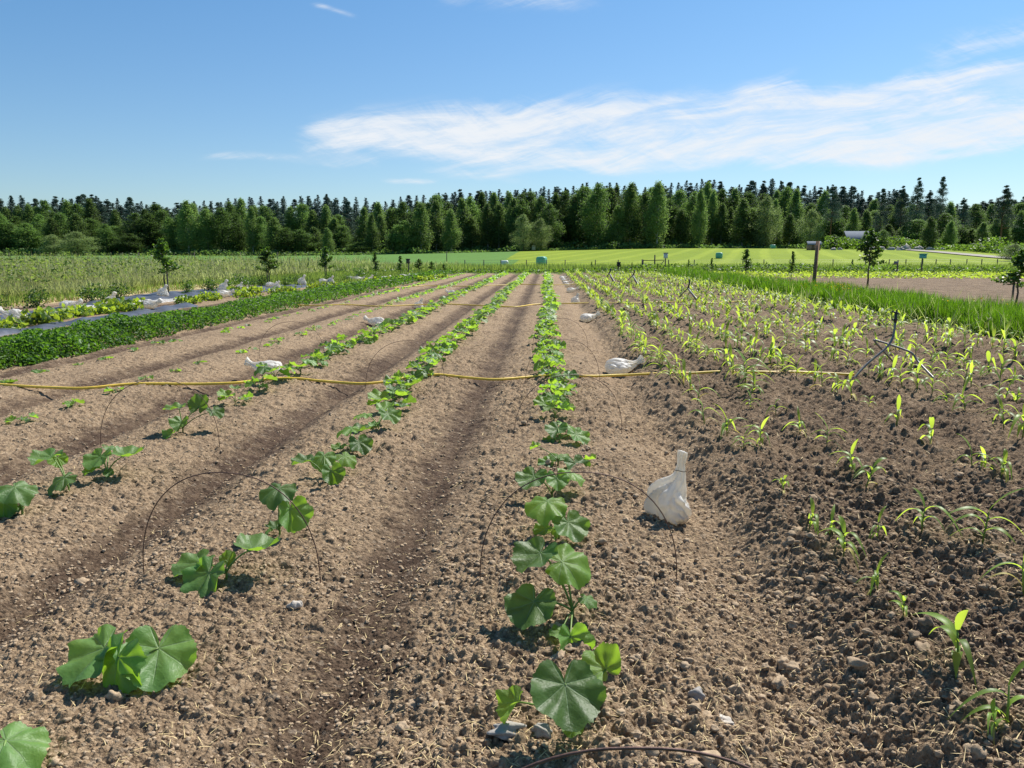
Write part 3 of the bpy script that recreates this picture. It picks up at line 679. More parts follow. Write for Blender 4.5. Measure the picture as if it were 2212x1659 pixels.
# plants further along the rows: a set of shapes, copied
def rand_leaves(rg, size, nl, low):
    out = []
    a0 = rg.uniform(0, 360)
    for k in range(nl):
        a = a0 + k * 360 / nl + rg.uniform(-25, 25); ln = rg.uniform(.05, .13) * size; z = rg.uniform(.05, .15) * size * (low)
        s = rg.uniform(.06, .105) * size * (0.65 if k == nl - 1 else 1)
        out.append((math.sin(rad(a)) * ln, math.cos(rad(a)) * ln, z, s, a + rg.uniform(-30, 30), rg.uniform(-5, 42), rg.uniform(-20, 20), int(rg.integers(0, 6)), int(rg.random() < .38)))
    return out
def squash_proto(seed, size, nl, low=1.0):
    rg = np.random.default_rng(seed); lv = rand_leaves(rg, size, nl, low)
    s = MB(); s.add(*tube([(0, 0, -.02), (.002, .004, .03), (0, 0, .05)], [.006, .0055, .0045], 6))
    for L in lv: petiole(s, L[:3], (0, 0, .03), .0028, 5)
    stem = s.mesh('squash_stem', M['stem'], True)
    one = MB()
    for L in lv:
        V, F, uv = LOWV[L[7] % 3]; mt = np.array(leaf_matrix(Vector(L[:3]), L[3], L[4], L[5], L[6]))
        one.add(V @ mt[:3, :3].T + mt[:3, 3], F, uv, 1 if L[8] else 0)
        t = np.linspace(0, 1, 4)[:, None]; pts = np.array([0, 0, .0]) * (1 - t) + np.array(L[:3]) * t
        one.add(*tube(pts, .003, 3, False), mi=2)
    return lv, stem, one.mesh('squash_plant_far', [M['squash'], M['squash_young'], M['stem']], True)
BIG = [squash_proto(100 + k, 1.10, 5 + k % 3) for k in range(8)]
SML = [squash_proto(200 + k, .62, 4, .45) for k in range(5)]
count = {}
def place_squash(x, y, row, small, full):
    lv, stem, one = (SML if small else BIG)[int(R.integers(0, 5 if small else 8))]
    n = count[row] = count.get(row, START[row]) + 1
    sc = R.uniform(.82, 1.2); rz = R.uniform(0, 6.28); loc = on((x, y), -.004)
    size = 'small ' if small else ''
    if n < len(ORD): label = f'{ORD[n]} {size}squash plant from the front in the {ROWN[row]}'
    elif n < 33: label = f'{size}leafy squash plant in the middle stretch of the {ROWN[row]}'
    else: label = f'{size}squash plant towards the far end of the {ROWN[row]}'
    words_ = label.split()
    if len(words_) > 16: label = ' '.join(words_[:16])
    if full:
        t = thing('squash_plant', label, 'squash plant', loc, rz, GRP[row]); t.scale = (sc,) * 3
        obj('stem', stem, t)
        for L in lv: obj('leaf', (LEAFY if L[8] else LEAFM)[L[7]], t, matrix=leaf_matrix(Vector(L[:3]), L[3], L[4], L[5], L[6]))
    else:
        o = obj('squash_plant', one, None, loc, rz); o.scale = (sc,) * 3; tag(o, label, 'squash plant', GRP[row])
START = {0: 6, 1: 6, 2: 4, 3: 0, 4: 0}
def row_x(k, y):
    return XS - PIT * k + .05 * math.sin(y * .35 + k) + (.0 if k == 0 else 0)
def far_y(by):  return P(1180, by).y
stuff_far = {0: [], 1: [], 2: [], 3: [], 4: []}
for row, y0, dens, small in ((0, far_y(905), .36, 0), (1, far_y(893), .42, 0), (2, far_y(880), .62, 0)):
    y = y0
    while y < 55:
        if row == 2 and y < 10: stp = .62
        else: stp = (.36 if row == 0 else .42 if row == 1 else .46) * R.uniform(.8, 1.2)
        if y < (38 if row == 0 else 36): place_squash(row_x(row, y) + R.normal(0, .05), y, row, small, y < (15 if row < 2 else 14))
        else: stuff_far[row].append((row_x(row, y) + R.normal(0, .05), y))
        y += stp
for bx, by in [(48, 915), (155, 880), (250, 848), (315, 822), (380, 803), (432, 785)]:
    p = P(bx, by); place_squash(p.x, p.y, 3, True, True)
for bx, by in [(10, 828), (90, 805), (168, 790), (228, 776), (288, 758), (345, 742), (380, 738)]:
    p = P(bx, by); place_squash(p.x, p.y, 4, True, True)
y = far_y(768)
while y < 55:
    if y < 22: place_squash(row_x(3, y) + R.normal(0, .05), y, 3, True, False)
    else: stuff_far[3].append((row_x(3, y) + R.normal(0, .05), y))
    y += .42 * R.uniform(.75, 1.3)
y = far_y(722)
while y < 55:
    if y < 24: place_squash(row_x(4, y) + R.normal(0, .06), y, 4, True, False)
    else: stuff_far[4].append((row_x(4, y) + R.normal(0, .05), y))
    y += .55 * R.uniform(.75, 1.4)
mbd = MB()
for row, lst in stuff_far.items():
    for (x, y) in lst:
        small = row > 2
        for k in range(5):
            V, F, uv = LOWV[int(R.integers(0, 3))]; s = R.uniform(.07, .12) * (.7 if small else 1.1)
            mt = np.array(leaf_matrix(Vector((x + R.normal(0, .07), y + R.normal(0, .1), G(x, y) + R.uniform(.03, .17 if not small else .07))), s, R.uniform(0, 360), R.uniform(-5, 45), R.uniform(-20, 20)))
            mbd.add(V @ mt[:3, :3].T + mt[:3, 3], F, uv, int(R.random() < .4))
tag(obj('far_squash_foliage', mbd.mesh('far_squash_foliage', [M['squash'], M['squash_young']], True)), 'squash foliage merging at the far ends of the rows', 'squash plants', kind='stuff')

# ------------------------------------------------------------------ maize
def maize_leaves(rg, h, n=5):
    out = []; a0 = rg.uniform(0, 6.28)
    for k in range(n):
        f = k / (n - 1); az = a0 + (k % 2) * math.pi + rg.uniform(-.5, .5)
        z0 = h * (.10 + .45 * f); L = h * rg.uniform(.75, 1.15) * (1 - .2 * abs(f - .5))
        up = f > .8
        out.append(((0, 0, z0), L, h * rg.uniform(.095, .14) * (1 if f > .1 else .6), az, (rg.uniform(.7, .95) if up else rg.uniform(.55, .95)), (rg.uniform(.25, .6) if up else rg.uniform(.65, 1.25)), (rg.uniform(.3, .55) if up else rg.uniform(.55, .85)), 2 if (f < .1 and rg.random() < .5) else 0))
    return out
def maize_proto(seed):
    rg = np.random.default_rng(seed); h = .25; lv = maize_leaves(rg, h, int(rg.integers(4, 7)))
    st = MB(); st.add(*tube([(0, 0, -.01), (.002, .001, h * .25), (.004, -.002, h * .56)], [.0042, .0038, .0024], 7)); stalk = st.mesh('maize_stalk', M['maize_stalk'], True)
    ms = []; one = MB(); one.add(*tube([(0, 0, 0), (.004, 0, h * .55)], .005, 3, False), mi=0)
    for (b, L, W, az, ri, dr, re, mi_) in lv:
        V, F, uv = ribbons([b], L, W, az, ri, dr, re, 9, .35, rng=rg); ms.append(mesh_np('maize_leaf', V, F, M['maize_old' if mi_ else 'maize'], uv, True))
        V, F, uv = ribbons([b], L, W * 1.25, az, ri, dr, re, 4, 0, rng=rg); one.add(V, F, uv, 1 if mi_ else 0)
    return stalk, ms, one.mesh('maize_far', [M['maize'], M['maize_old']], False)
MZ = [maize_proto(300 + k) for k in range(12)]
mrows = [1.42, 2.10, 2.86, 3.85, 4.50, 5.15, 6.15, 6.80, 7.45]
mname = ['maize row beside the white bags', 'second maize row from the bags', 'third maize row from the bags', 'fourth maize row from the bags', 'fifth maize row from the bags', 'sixth maize row from the bags', 'seventh maize row from the bags', 'eighth maize row from the bags', 'maize row along the green rye strip']
mz = []
for (px, py, h, ri) in [(2170, 1600, .21, 0), (2065, 1470, .23, 0), (1950, 1345, .12, 0), (1895, 1288, .11, 0), (1820, 1225, .15, 0), (1745, 1165, .13, 0), (1690, 1085, .12, 0), (1790, 1178, .10, 0), (1605, 985, .13, 0), (1640, 975, .16, 0), (1570, 955, .18, 0),
                        (1522, 925, .22, 0), (2120, 1192, .20, 1), (2210, 1290, .18, 1), (1895, 1165, .12, 1), (1990, 1160, .17, 1), (1870, 1062, .18, 1), (1840, 1030, .16, 1), (1785, 980, .15, 1), (1728, 945, .14, 1),
                        (1675, 905, .13, 1), (1620, 880, .12, 1), (2100, 1015, .17, 2), (2160, 1045, .15, 2), (2130, 1010, .13, 2), (2010, 968, .20, 2), (1935, 925, .2, 2), (1875, 880, .12, 2), (2150, 1620, .1, 0)]:
    p = P(px, py); mz.append((p.x, p.y, h, ri))
for ri, x0 in enumerate(mrows):
    y = {0: far_y(885), 1: far_y(865), 2: far_y(868)}.get(ri, 3.3 + .4 * R.random())
    while y < 55.5:
        if R.random() > .07: mz.append((x0 + R.normal(0, .05), y, R.uniform(.12, .24), ri))
        y += R.uniform(.17, .36)
py_ = lambda y: y < 2.9
mz = [(x, y, h * ((1.1 if py_(y) else 1.4) if k_ < 29 else 1.6), ri) for k_, (x, y, h, ri) in enumerate(mz) if (x / (y + .01)) < .80]
mz.sort(key=lambda q: q[1]); mcount = {}
for i, (x, y, h, ri) in enumerate(mz[:296]):
    stalk, ms, one = MZ[int(R.integers(0, 12))]; n = mcount[ri] = mcount.get(ri, 0) + 1
    label = f'{ORD[n]} young maize from the front in the {mname[ri]}' if n < len(ORD) else f'young maize plant well down the {mname[ri]}'
    sc = h / .25; rz = R.uniform(0, 6.28); loc = on((x, y), -.003)
    if i < 150:
        t = thing('maize_plant', label, 'maize plant', loc, rz, 'young maize plants in rows'); t.scale = (sc,) * 3
        t.rotation_euler = (R.normal(0, .12), R.normal(0, .12), rz)
        obj('stalk', stalk, t)
        for m_ in ms: obj('leaf', m_, t)
    else:
        o = obj('maize_plant', one, None, loc, rz); o.scale = (sc,) * 3; tag(o, label, 'maize plant', 'young maize plants in rows')
rest = np.array(mz[296:]); n = len(rest); mbd = MB()
for k in range(5):
    h = rest[:, 2]; z0 = GHA(rest[:, 0], rest[:, 1]) + h * (.1 + .1 * k)
    V, F, uv = ribbons(np.stack([rest[:, 0], rest[:, 1], z0], -1), h * R.uniform(.75, 1.15, n), h * .17, R.uniform(0, 6.28, n), R.uniform(.6, 1., n), R.uniform(.2, 1.1, n), R.uniform(.4, .8, n), 4)
    mbd.add(V, F, uv)
tag(obj('far_maize', mbd.mesh('far_maize', M['maize'])), 'rows of pale young maize thickening towards the far end', 'maize', kind='stuff')

# ------------------------------------------------------------------ sand bags
def bag_mesh(path, seed, nk=64, wr=.011, pleat0=.55):
    """path: (t, x, y, z, rx, ry) rings; first ring is the bottom"""
    rg = np.random.default_rng(seed); path = np.array(path, float); n = 56
    tt = np.linspace(0, 1, n); A = [np.interp(tt, path[:, 0], path[:, k]) for k in range(1, 6)]
    for k in range(5):
        kk = np.convolve(np.pad(A[k], 3, mode='edge'), np.ones(7) / 7, 'valid'); A[k] = kk
    C = np.stack(A[:3], -1); T = np.gradient(C, axis=0); T /= np.linalg.norm(T, axis=1)[:, None] + 1e-9
    T = .5 * T + .5 * T[n // 2]; T /= np.linalg.norm(T, axis=1)[:, None]
    ref = np.array([0, 1., 0]); S = np.cross(ref, T); S /= np.linalg.norm(S, axis=1)[:, None]; B = np.cross(T, S)
    ph = np.linspace(0, 2 * np.pi, nk, endpoint=False)
    pl = sst(tt, pleat0 - .12, pleat0 + .12)[:, None] * (.20 * np.cos(7 * ph + 2 * np.sin(tt * 3)[:, None]) + .12 * np.cos(12 * ph + 1))
    body = (1 - sst(tt, pleat0 - .05, pleat0 + .2))[:, None]
    u = np.cos(ph)[None] * 2.2 + tt[:, None] * 0; v = np.sin(ph)[None] * 2.2 + tt[:, None] * 5.5
    cr = np.abs(fbm(u + 9, v + 3, .9, seed, 3) - .46) * 2; cr2 = np.abs(fbm(u + 2, v + 13, 1.9, seed + 5, 2) - .38) * 2
    facet = body * (wr * 6 * (cr - .35) + wr * 1.3 * (cr2 - .3)) / .12
    corner = body * .10 * np.cos(4 * ph + .6)[None] * (1 - tt[:, None]) 
    f = 1 + pl + facet + corner
    V = C[:, None] + S[:, None] * (A[3][:, None] * f * np.cos(ph))[..., None] + B[:, None] * (A[4][:, None] * f * np.sin(ph))[..., None]
    V[..., 2] = np.maximum(V[..., 2], .0 - .006)
    nb = int(n * .70)
    idx = np.arange(n * nk).reshape(n, nk)
    def faces(a, b):
        i = idx[a:b + 1]; j = np.roll(i, -1, 1); return np.stack([i[:-1], j[:-1], j[1:], i[1:]], -1).reshape(-1, 4)
    Vf = V.reshape(-1, 3)
    cap = np.array([idx[0][::-1]])
    return Vf, [faces(0, nb), cap], [faces(nb, n - 1), np.array([idx[-1]])], C[nb], float(A[3][nb])
def compact(V, Fs):
    used = np.unique(np.concatenate([f.ravel() for f in Fs])); mp = np.zeros(len(V), int); mp[used] = np.arange(len(used)); return V[used], [mp[f] for f in Fs]
STAND = [(0, .03, 0, -.005, .03, .03), (.05, .02, 0, .01, .085, .075), (.15, .0, 0, .05, .128, .095), (.32, -.008, 0, .12, .132, .10), (.46, .0, 0, .185, .112, .082), (.54, .022, 0, .222, .078, .055), (.61, .045, 0, .265, .040, .032), (.74, .052, .0, .325, .019, .017), (.86, .054, .0, .375, .0195, .018), (.94, .058, 0, .405, .027, .025), (1, .06, 0, .425, .020, .018)]
LIE = [(0, -.15, 0, .055, .02, .03), (.08, -.14, 0, .06, .055, .07), (.2, -.10, 0, .068, .075, .105), (.36, -.03, 0, .072, .082, .115), (.5, .045, 0, .075, .070, .09), (.6, .095, 0, .088, .045, .055), (.70, .135, .0, .105, .024, .028), (.80, .165, 0, .122, .020, .022), (.90, .19, 0, .137, .034, .038), (1, .21, 0, .148, .038, .040)]
TALL = [(0, 0, 0, -.005, .05, .05), (.06, 0, 0, .01, .125, .11), (.2, 0, 0, .05, .155, .13), (.38, .01, 0, .105, .140, .115), (.52, .03, 0, .155, .095, .08), (.62, .05, 0, .195, .05, .045), (.72, .065, 0, .23, .026, .026), (.82, .085, 0, .262, .030, .028), (.92, .10, 0, .285, .036, .032), (1, .11, 0, .30, .026, .026)]
BAGP = []
for kind, path, seeds in (('stand', STAND, (5,)), ('lie', LIE, (11, 12, 13)), ('tall', TALL, (21, 22))):
    for sdd in seeds:
        V, fb, fn_, cn, rn = bag_mesh(path, sdd, wr=.021 if kind == 'stand' else .010)
        Vb, Fb = compact(V, fb); Vn, Fn = compact(V, fn_)
        tie = tube([(cn[0] + 1.15 * rn * math.cos(a), cn[1] + 1.15 * rn * math.sin(a), cn[2] + .004 * math.sin(2 * a)) for a in np.linspace(0, 2 * math.pi, 14)], .0022, 5)
        BAGP.append((kind, mesh_np('bag_body', Vb, Fb, M['bag'], None, True), mesh_np('bag_neck', Vn, Fn, M['bag'], None, True), mesh_np('bag_tie', tie[0], tie[1], M['greywood'], None, True)))
def bag(p, kind, scale, rz, label, group, var=0, sink=-.01):
    c = [b for b in BAGP if b[0] == kind]; _, b, n_, ti = c[var % len(c)]
    t = thing('sandbag', label, 'sandbag', on(p, sink), rad(rz), group); t.scale = (scale,) * 3
    obj('bag_body', b, t); k = obj('tied_neck', n_, t); obj('tie_string', ti, k)
    return t
GB = 'white sandbags down the path beside the central row'
bag(P(1448, 1105), 'stand', .98, 8, 'largest white sandbag standing upright with a long twisted neck', GB)
bag(P(1342, 792), 'lie', 1.36, 10, 'white sandbag lying with its neck towards the maize, just beyond the yellow hose', GB, 0)
bag(P(1271, 685), 'lie', 1.30, 22, 'third white sandbag from the front beside the central row', GB, 1)
bag(P(1243, 648), 'tall', 1.1, 30, 'fourth white sandbag beside the central row, with a raised knotted neck', GB, 0)
bag(P(1235, 626), 'lie', 1.35, 15, 'fifth white sandbag from the front beside the central row', GB, 2)
bag(P(1227, 615), 'lie', 1.1, 5, 'sixth white sandbag from the front beside the central row', GB, 0)
bag(P(1222, 609), 'lie', 1.2, 25, 'seventh white sandbag beside the central row', GB, 1)
for q, (a, b) in enumerate([(1219, 604), (1216, 600.5), (1214, 598)]): bag(P(a, b), 'lie', 1.2, 20 * q, ['nearer', 'middle', 'last'][q] + ' white sandbag of the three clustered at the far end beside the central row', GB, q)
GC = 'white sandbags along the third squash row'
bag(P(577, 802), 'lie', 1.2, 190, 'white sandbag lying beside the third squash row, just beyond the hose', GC, 1)
bag(P(812, 694), 'lie', 1.25, 172, 'creased white sandbag by the third squash row with its neck on the bed', GC, 2)
bag(P(905, 658), 'tall', 1.0, 20, 'white sandbag standing up by the third squash row at the second hose', GC, 1)
bag(P(975, 633), 'lie', 1.1, 160, 'white sandbag furthest down the third squash row', GC, 0)
GD = 'white sandbags holding down the black ground fabric'
for q, (a, b, kd, sc, rz, lb) in enumerate([(30, 690, 'lie', 1.5, 170, 'white sandbag half hidden by yellowed squash leaves at the photo edge'),
        (150, 665, 'lie', 1.3, 10, 'white sandbag on the fold of the fabric before the bushy plants'),
        (240, 660, 'tall', 1.35, 0, 'squat white sandbag on the white cover edge behind the yellow squash'),
        (325, 665, 'lie', 1.35, -10, 'white sandbag lying on the grey fabric strip beside the potatoes'),
        (352, 638, 'tall', 1.3, 15, 'white sandbag at the foot of the first young apple tree'),
        (485, 640, 'lie', 1.3, 30, 'white sandbag lying under another one on the fabric'),
        (483, 628, 'tall', 1.5, 0, 'tall white sandbag leaning on the one below it'),
        (518, 624, 'tall', 1.0, 0, 'small white sandbag between the tall one and the second apple tree'),
        (598, 622, 'tall', 1.1, 0, 'white sandbag beside the trunk of the second apple tree'),
        (585, 618, 'lie', 1.2, 0, 'white sandbag lying under the second apple tree'),
        (652, 613, 'tall', 1.5, 0, 'large white sandbag on the far fabric strip between apple trees'),
        (700, 612, 'lie', 1.4, 0, 'white sandbag under the third apple tree'),
        (714, 612, 'tall', 1.3, 0, 'upright white sandbag beside the third apple tree'),
        (758, 605, 'lie', 1.5, 0, 'white sandbag past the third apple tree'), (775, 606, 'lie', 1.3, 20, 'low white sandbag in the leaves between the third and fourth apple trees'),
        (800, 608, 'tall', 1.2, 0, 'upright white sandbag before the fourth apple tree'),
        (832, 606, 'lie', 1.4, -20, 'white sandbag past the fourth apple tree'), (872, 602, 'lie', 1.5, 0, 'white sandbag by the fifth apple tree'), (900, 600, 'lie', 1.3, 0, 'white sandbag by the sixth apple tree')]):
    bag(P(a, b), kd, sc * (1.05 if kd == 'tall' else 1.2), rz, lb, GD, q, .02)

# ------------------------------------------------------------------ hoses
def hose(pts, r, label, n=160):
    w_ = [P(a, b) for a, b in pts]; w_ = smooth_path([(p.x, p.y, 0) for p in w_], n)
    z = np.array([GH(x, y) for x, y, _ in w_]); 
    zz = np.array([max(z[max(0, i - 3):i + 4].mean() + r, G(w_[i, 0], w_[i, 1]) + r) for i in range(len(z))])
    kk = max(9, len(zz) // 6) | 1; sm_ = np.convolve(np.pad(zz, kk // 2, mode='edge'), np.ones(kk) / kk, 'valid'); w_[:, 2] = np.convolve(np.pad(np.maximum(sm_ + .012, zz - .004), 6, mode='edge'), np.ones(13) / 13, 'valid') + .006
    V, F, uv = tube(w_, r, 10); o = obj('garden_hose', mesh_np('garden_hose', V, F, M['hose'], uv, True)); tag(o, label, 'hose', 'yellow hoses lying across the beds')
hose([(-80, 828), (0, 833), (90, 838), (180, 841), (290, 834), (420, 831), (500, 829), (560, 824), (640, 823), (700, 825), (770, 829), (820, 827), (870, 821), (940, 815), (1000, 818), (1060, 822), (1120, 819), (1180, 815), (1260, 816), (1340, 813), (1440, 812), (1540, 810), (1650, 810), (1750, 808), (1845, 811)], .0150, 'long yellow hose across the beds nearest the camera, ending at a sprinkler stand', 300)
hose([(622, 656), (680, 660), (760, 659), (820, 662), (900, 659), (980, 658), (1040, 661), (1110, 664), (1160, 658), (1240, 657), (1370, 655), (1450, 653), (1530, 656), (1600, 652), (1690, 650)], .0165, 'second yellow hose, crossing the beds by the standing white bag', 240)
hose([(850, 622), (920, 618), (1000, 619), (1060, 617), (1120, 615), (1180, 616), (1250, 615), (1330, 614), (1420, 613)], .017, 'third thin yellow hose far down the beds', 120)

# ------------------------------------------------------------------ wire hoops
def hoop(xa, ya, xb, yb, top, r, label, group, lean=0.0):
    """semi-elliptical wire hoop standing in the soil; feet given on the photo"""
    a = on(P(xa, ya)); b = on(P(xb, yb)); c = (a + b) / 2; ax = (b - a) / 2
    pts = [a + Vector((0, 0, -.08))]
    for k in range(0, 41):
        th = math.pi - math.pi * k / 40; s = math.sin(th)
        pts.append(c + ax * (math.copysign(abs(math.cos(th)) ** .9, math.cos(th))) + Vector((0, lean * s, top * s ** .85)))
    pts.append(b + Vector((0, 0, -.08)))
    V, F, uv = tube(pts, r, 8); o = obj('wire_hoop', mesh_np('wire_hoop', V, F, M['rust'], uv, True)); tag(o, label, 'wire hoop', group)
GHP = 'rusty wire hoops over the central row'; GH2 = 'rusty wire hoops over the second row'; GH3 = 'rusty wire hoops over the third row'
hoop(1037, 1258, 1462, 1236, .50, .0025, 'rusty wire hoop passing before the upright white sandbag', GHP)
hoop(1110, 952, 1343, 930, .50, .0024, 'rusty wire hoop reaching up to the yellow hose in the central row', GHP)
hoop(1135, 828, 1295, 820, .50, .0024, 'rusty wire hoop standing just beyond the yellow hose in the central row', GHP)
hoop(1150, 757, 1270, 752, .50, .0026, 'rusty wire hoop level with the second white sandbag', GHP)
hoop(312, 1252, 692, 1248, .49, .0025, 'rusty wire hoop arching over the front of the second squash row', GH2)
hoop(790, 830, 960, 822, .50, .0024, 'rusty wire hoop over the second row at the yellow hose', GH2)
hoop(218, 968, 474, 960, .52, .0024, 'rusty wire hoop over the front of the third squash row', GH3)
hoop(560, 772, 700, 768, .50, .0024, 'rusty wire hoop over the third row between two sandbags', GH3)
# the hoop right at the lower edge of the picture
pa, pb = Q(1090, 1760, 1.30), Q(1700, 1745, 1.22); c_ = Q(1372, 1616, 1.26)
pts = []
a3 = np.array([c_.x - .43, c_.y, G(c_.x, c_.y) - .05]); b3 = np.array([c_.x + .43, c_.y, G(c_.x, c_.y) - .05])
for k in range(49):
    th = math.pi - math.pi * k / 48; pts.append((c_.x + .43 * math.copysign(abs(math.cos(th)) ** .85, math.cos(th)), c_.y + .03 * math.cos(th), -.02 + (c_.z + .02) * math.sin(th) ** .8))
V, F, uv = tube(pts, .0028, 8); o = obj('wire_hoop', mesh_np('wire_hoop', V, F, M['rust'], uv, True)); tag(o, 'rusty wire hoop cut off by the bottom edge of the photo', 'wire hoop', GHP)

# ------------------------------------------------------------------ sprinkler stands
def stand_near():
    base = P(1930, 812); t = thing('sprinkler_stand', 'grey steel sprinkler tripod nearest the camera among the maize, at the hose end', 'sprinkler', on(base), 0, 'sprinkler tripods in the maize')
    zc = depth(base); o_ = Vector(t.location)
    def q(x, y, d): return tuple(Q(x, y, zc + d) - o_)
    def foot(x, y): p = P(x, y); return tuple(on(p) - o_)
    f1 = foot(1842, 816); f2 = foot(2020, 824); f3 = foot(1943, 797)
    J = q(1889, 734, .12)
    leg1 = smooth_path([f1, q(1871, 788, -.05), q(1908, 757, 0), q(1922, 742, .02), q(1929, 728, .03), q(1932, 712, .03), q(1934, 697, .03)], 40)
    obj('leg', mesh_np('leg', *tube(leg1, .0135, 10)[:2], M['steel'], None, True), t)
    leg2 = smooth_path([J, q(1912, 741, .10), q(1945, 752, .05), q(1970, 763, .0), q(1984, 782, -.05), f2], 40)
    obj('leg', mesh_np('leg', *tube(leg2, .0125, 10)[:2], M['steel'], None, True), t)
    obj('leg', mesh_np('leg', *tube([q(1888, 734, .12), q(1893, 742, .15), f3], .0125, 10)[:2], M['steel'], None, True), t)
    hb = MB(); a = Vector(q(1934, 697, .03)); hb.add(*tube([a, a + Vector((.0, 0, .05)), a + Vector((0, 0, .11))], [.017, .017, .012], 10)); hb.add(*tube([a + Vector((-.045, 0, .035)), a + Vector((-.01, 0, .035))], .012, 8)); hb.add(*tube([a + Vector((-.05, -.01, .135)), a + Vector((0, 0, .115)), a + Vector((.05, .01, .10))], [.008, .013, .007], 8)); hb.add(*tube([a + Vector((.0, 0, .10)), a + Vector((.01, 0, .16))], .009, 8))
    obj('sprinkler_head', hb.mesh('sprinkler_head', M['dark'], True), t)
stand_near()
def stand(cx, cy, hx, hy, jx, jy, f1, f2, label):
    base = P(cx, cy); t = thing('sprinkler_stand', label, 'sprinkler', on(base), 0, 'sprinkler tripods in the maize'); zc = depth(base); o_ = Vector(t.location)
    def q(x, y, d): return tuple(Q(x, y, zc + d) - o_)
    J = q(jx, jy, 0); r = .0013 * zc ** .8 + .004
    for k, f in enumerate((f1, f2, None)):
        e = (on(P(*f)) - o_) if f else Vector((.25, .35, 0))
        obj('leg', mesh_np('leg', *tube([J, tuple(e)], r, 8)[:2], M['steel'], None, True), t)
    obj('sprinkler_head', mesh_np('sprinkler_head', *tube([J, q(hx, (hy + jy) / 2, 0), q(hx, hy, 0)], [r * 1.1, r * 1.2, r * 1.6], 8)[:2], M['dark'], None, True), t)
stand(1490, 652, 1489, 603, 1486, 623, (1466, 641), (1516, 657), 'sprinkler tripod beyond the second hose, standing clear above the maize')
stand(1368, 618, 1370, 583, 1367, 595, (1355, 607), (1384, 622), 'sprinkler tripod towards the far end of the maize')
stand(1318, 612, 1319, 580, 1316, 590, (1306, 602), (1334, 614), 'sprinkler tripod furthest away in the maize, near the central row')

# ------------------------------------------------------------------ left plot: potatoes, fabric, mulch
def scatter_mound(xc, w_, h_, y0, y1, n, L, rng, xf=None):
    u = rng.random(n); y = 1 / (1 / y1 + u * (1 / y0 - 1 / y1)) if True else None
    ph = rng.uniform(0, math.pi, n); rr = rng.uniform(.55, 1.0, n) ** .6
    hh = h_ * (.45 + .95 * vnoise(y * 0 + xc, y, 3.0, 77)) ; ww = w_ * (.7 + .5 * vnoise(y * 0 + xc * 3, y, 3.3, 78))
    x = xc + ww * rr * np.cos(ph) + (xf(y) if xf else 0); z = GA(x, y) + .02 + hh * rr * np.sin(ph)
    return np.stack([x, y, z], -1), y
for i, (xc, lab) in enumerate(((-7.35, 'dense dark green potato row nearest the tilled beds'), (-8.12, 'second potato row, behind the first, beside the fabric strips'))):
    c, y = scatter_mound(xc, .34, .25, 8.2, 58, 21000, .05, R)
    s = np.clip(.0022 * y, .045, .10) * R.uniform(.75, 1.3, len(y)); V, F, uv = leaflets(c, s * 1.35, s * .85, R, .35)
    st_n = 1500; y2 = R.uniform(8.2, 30, st_n); V2_, F2_, uv2_ = ribbons(np.stack([xc + R.normal(0, .13, st_n), y2, GA(np.full(st_n, xc), y2)], -1), R.uniform(.15, .32, st_n), .012, R.uniform(0, 6.28, st_n), 1., .1, .3, 3, prof='blade')
    mbd = MB(); mbd.add(V, F, uv); mbd.add(V2_, F2_, uv2_)
    o = obj('potato_foliage', mbd.mesh('potato_foliage', M['potato'])); tag(o, lab, 'potato row', kind='stuff')
def fabric(name, pts_l, pts_r, m, label, cat, n=60, k=8, lift=.03, thick=.0):
    a = smooth_path([(p.x, p.y, 0) for p in (P(*q) for q in pts_l)], n); b = smooth_path([(p.x, p.y, 0) for p in (P(*q) for q in pts_r)], n); n2 = min(len(a), len(b)); a, b = a[:n2], b[:n2]
    s = np.linspace(0, 1, k)[None, :, None]; V = a[:, None] * (1 - s) + b[:, None] * s
    x, y = V[..., 0], V[..., 1]; V[..., 2] = np.maximum(GHA(x, y), GA(x, y)) + lift + .10 * (fbm(x, y, 1.1, 33, 3) - .35) + .02 * np.sin(x * 9 + y * 5)
    V[:, 0, 2] = GHA(x[:, 0], y[:, 0]) - .01; V[:, -1, 2] = GHA(x[:, -1], y[:, -1]) - .01
    idx = np.arange(n2 * k).reshape(n2, k); F = np.stack([idx[:-1, :-1], idx[:-1, 1:], idx[1:, 1:], idx[1:, :-1]], -1).reshape(-1, 4)
    o = obj(name, mesh_np(name, V, F, m, None, True)); tag(o, label, cat); return o
fabric('ground_fabric', [(-20, 712), (60, 701), (120, 692), (190, 684), (312, 662), (400, 652)], [(-20, 722), (70, 709), (140, 699), (200, 694), (330, 672), (430, 657)], M['fabric'], 'narrow dark fabric strip along the potato rows', 'ground fabric', 80)
fabric('ground_fabric', [(-20, 683), (90, 665), (180, 652), (250, 640), (330, 630), (425, 624), (540, 616), (640, 610), (720, 606)], [(-20, 700), (110, 680), (190, 668), (270, 656), (350, 650), (450, 640), (560, 628), (660, 618), (730, 612)], M['fabric'], 'wide dark blue grey fabric sheet by the first young apple tree', 'ground fabric', 120)
fabric('row_cover', [(120, 672), (200, 659), (300, 649), (400, 640), (470, 634)], [(128, 678), (205, 664), (305, 654), (410, 644), (480, 638)], M['bag'], 'narrow white cover cloth folded along the fabric edge', 'cover cloth', 60, 6, .06)
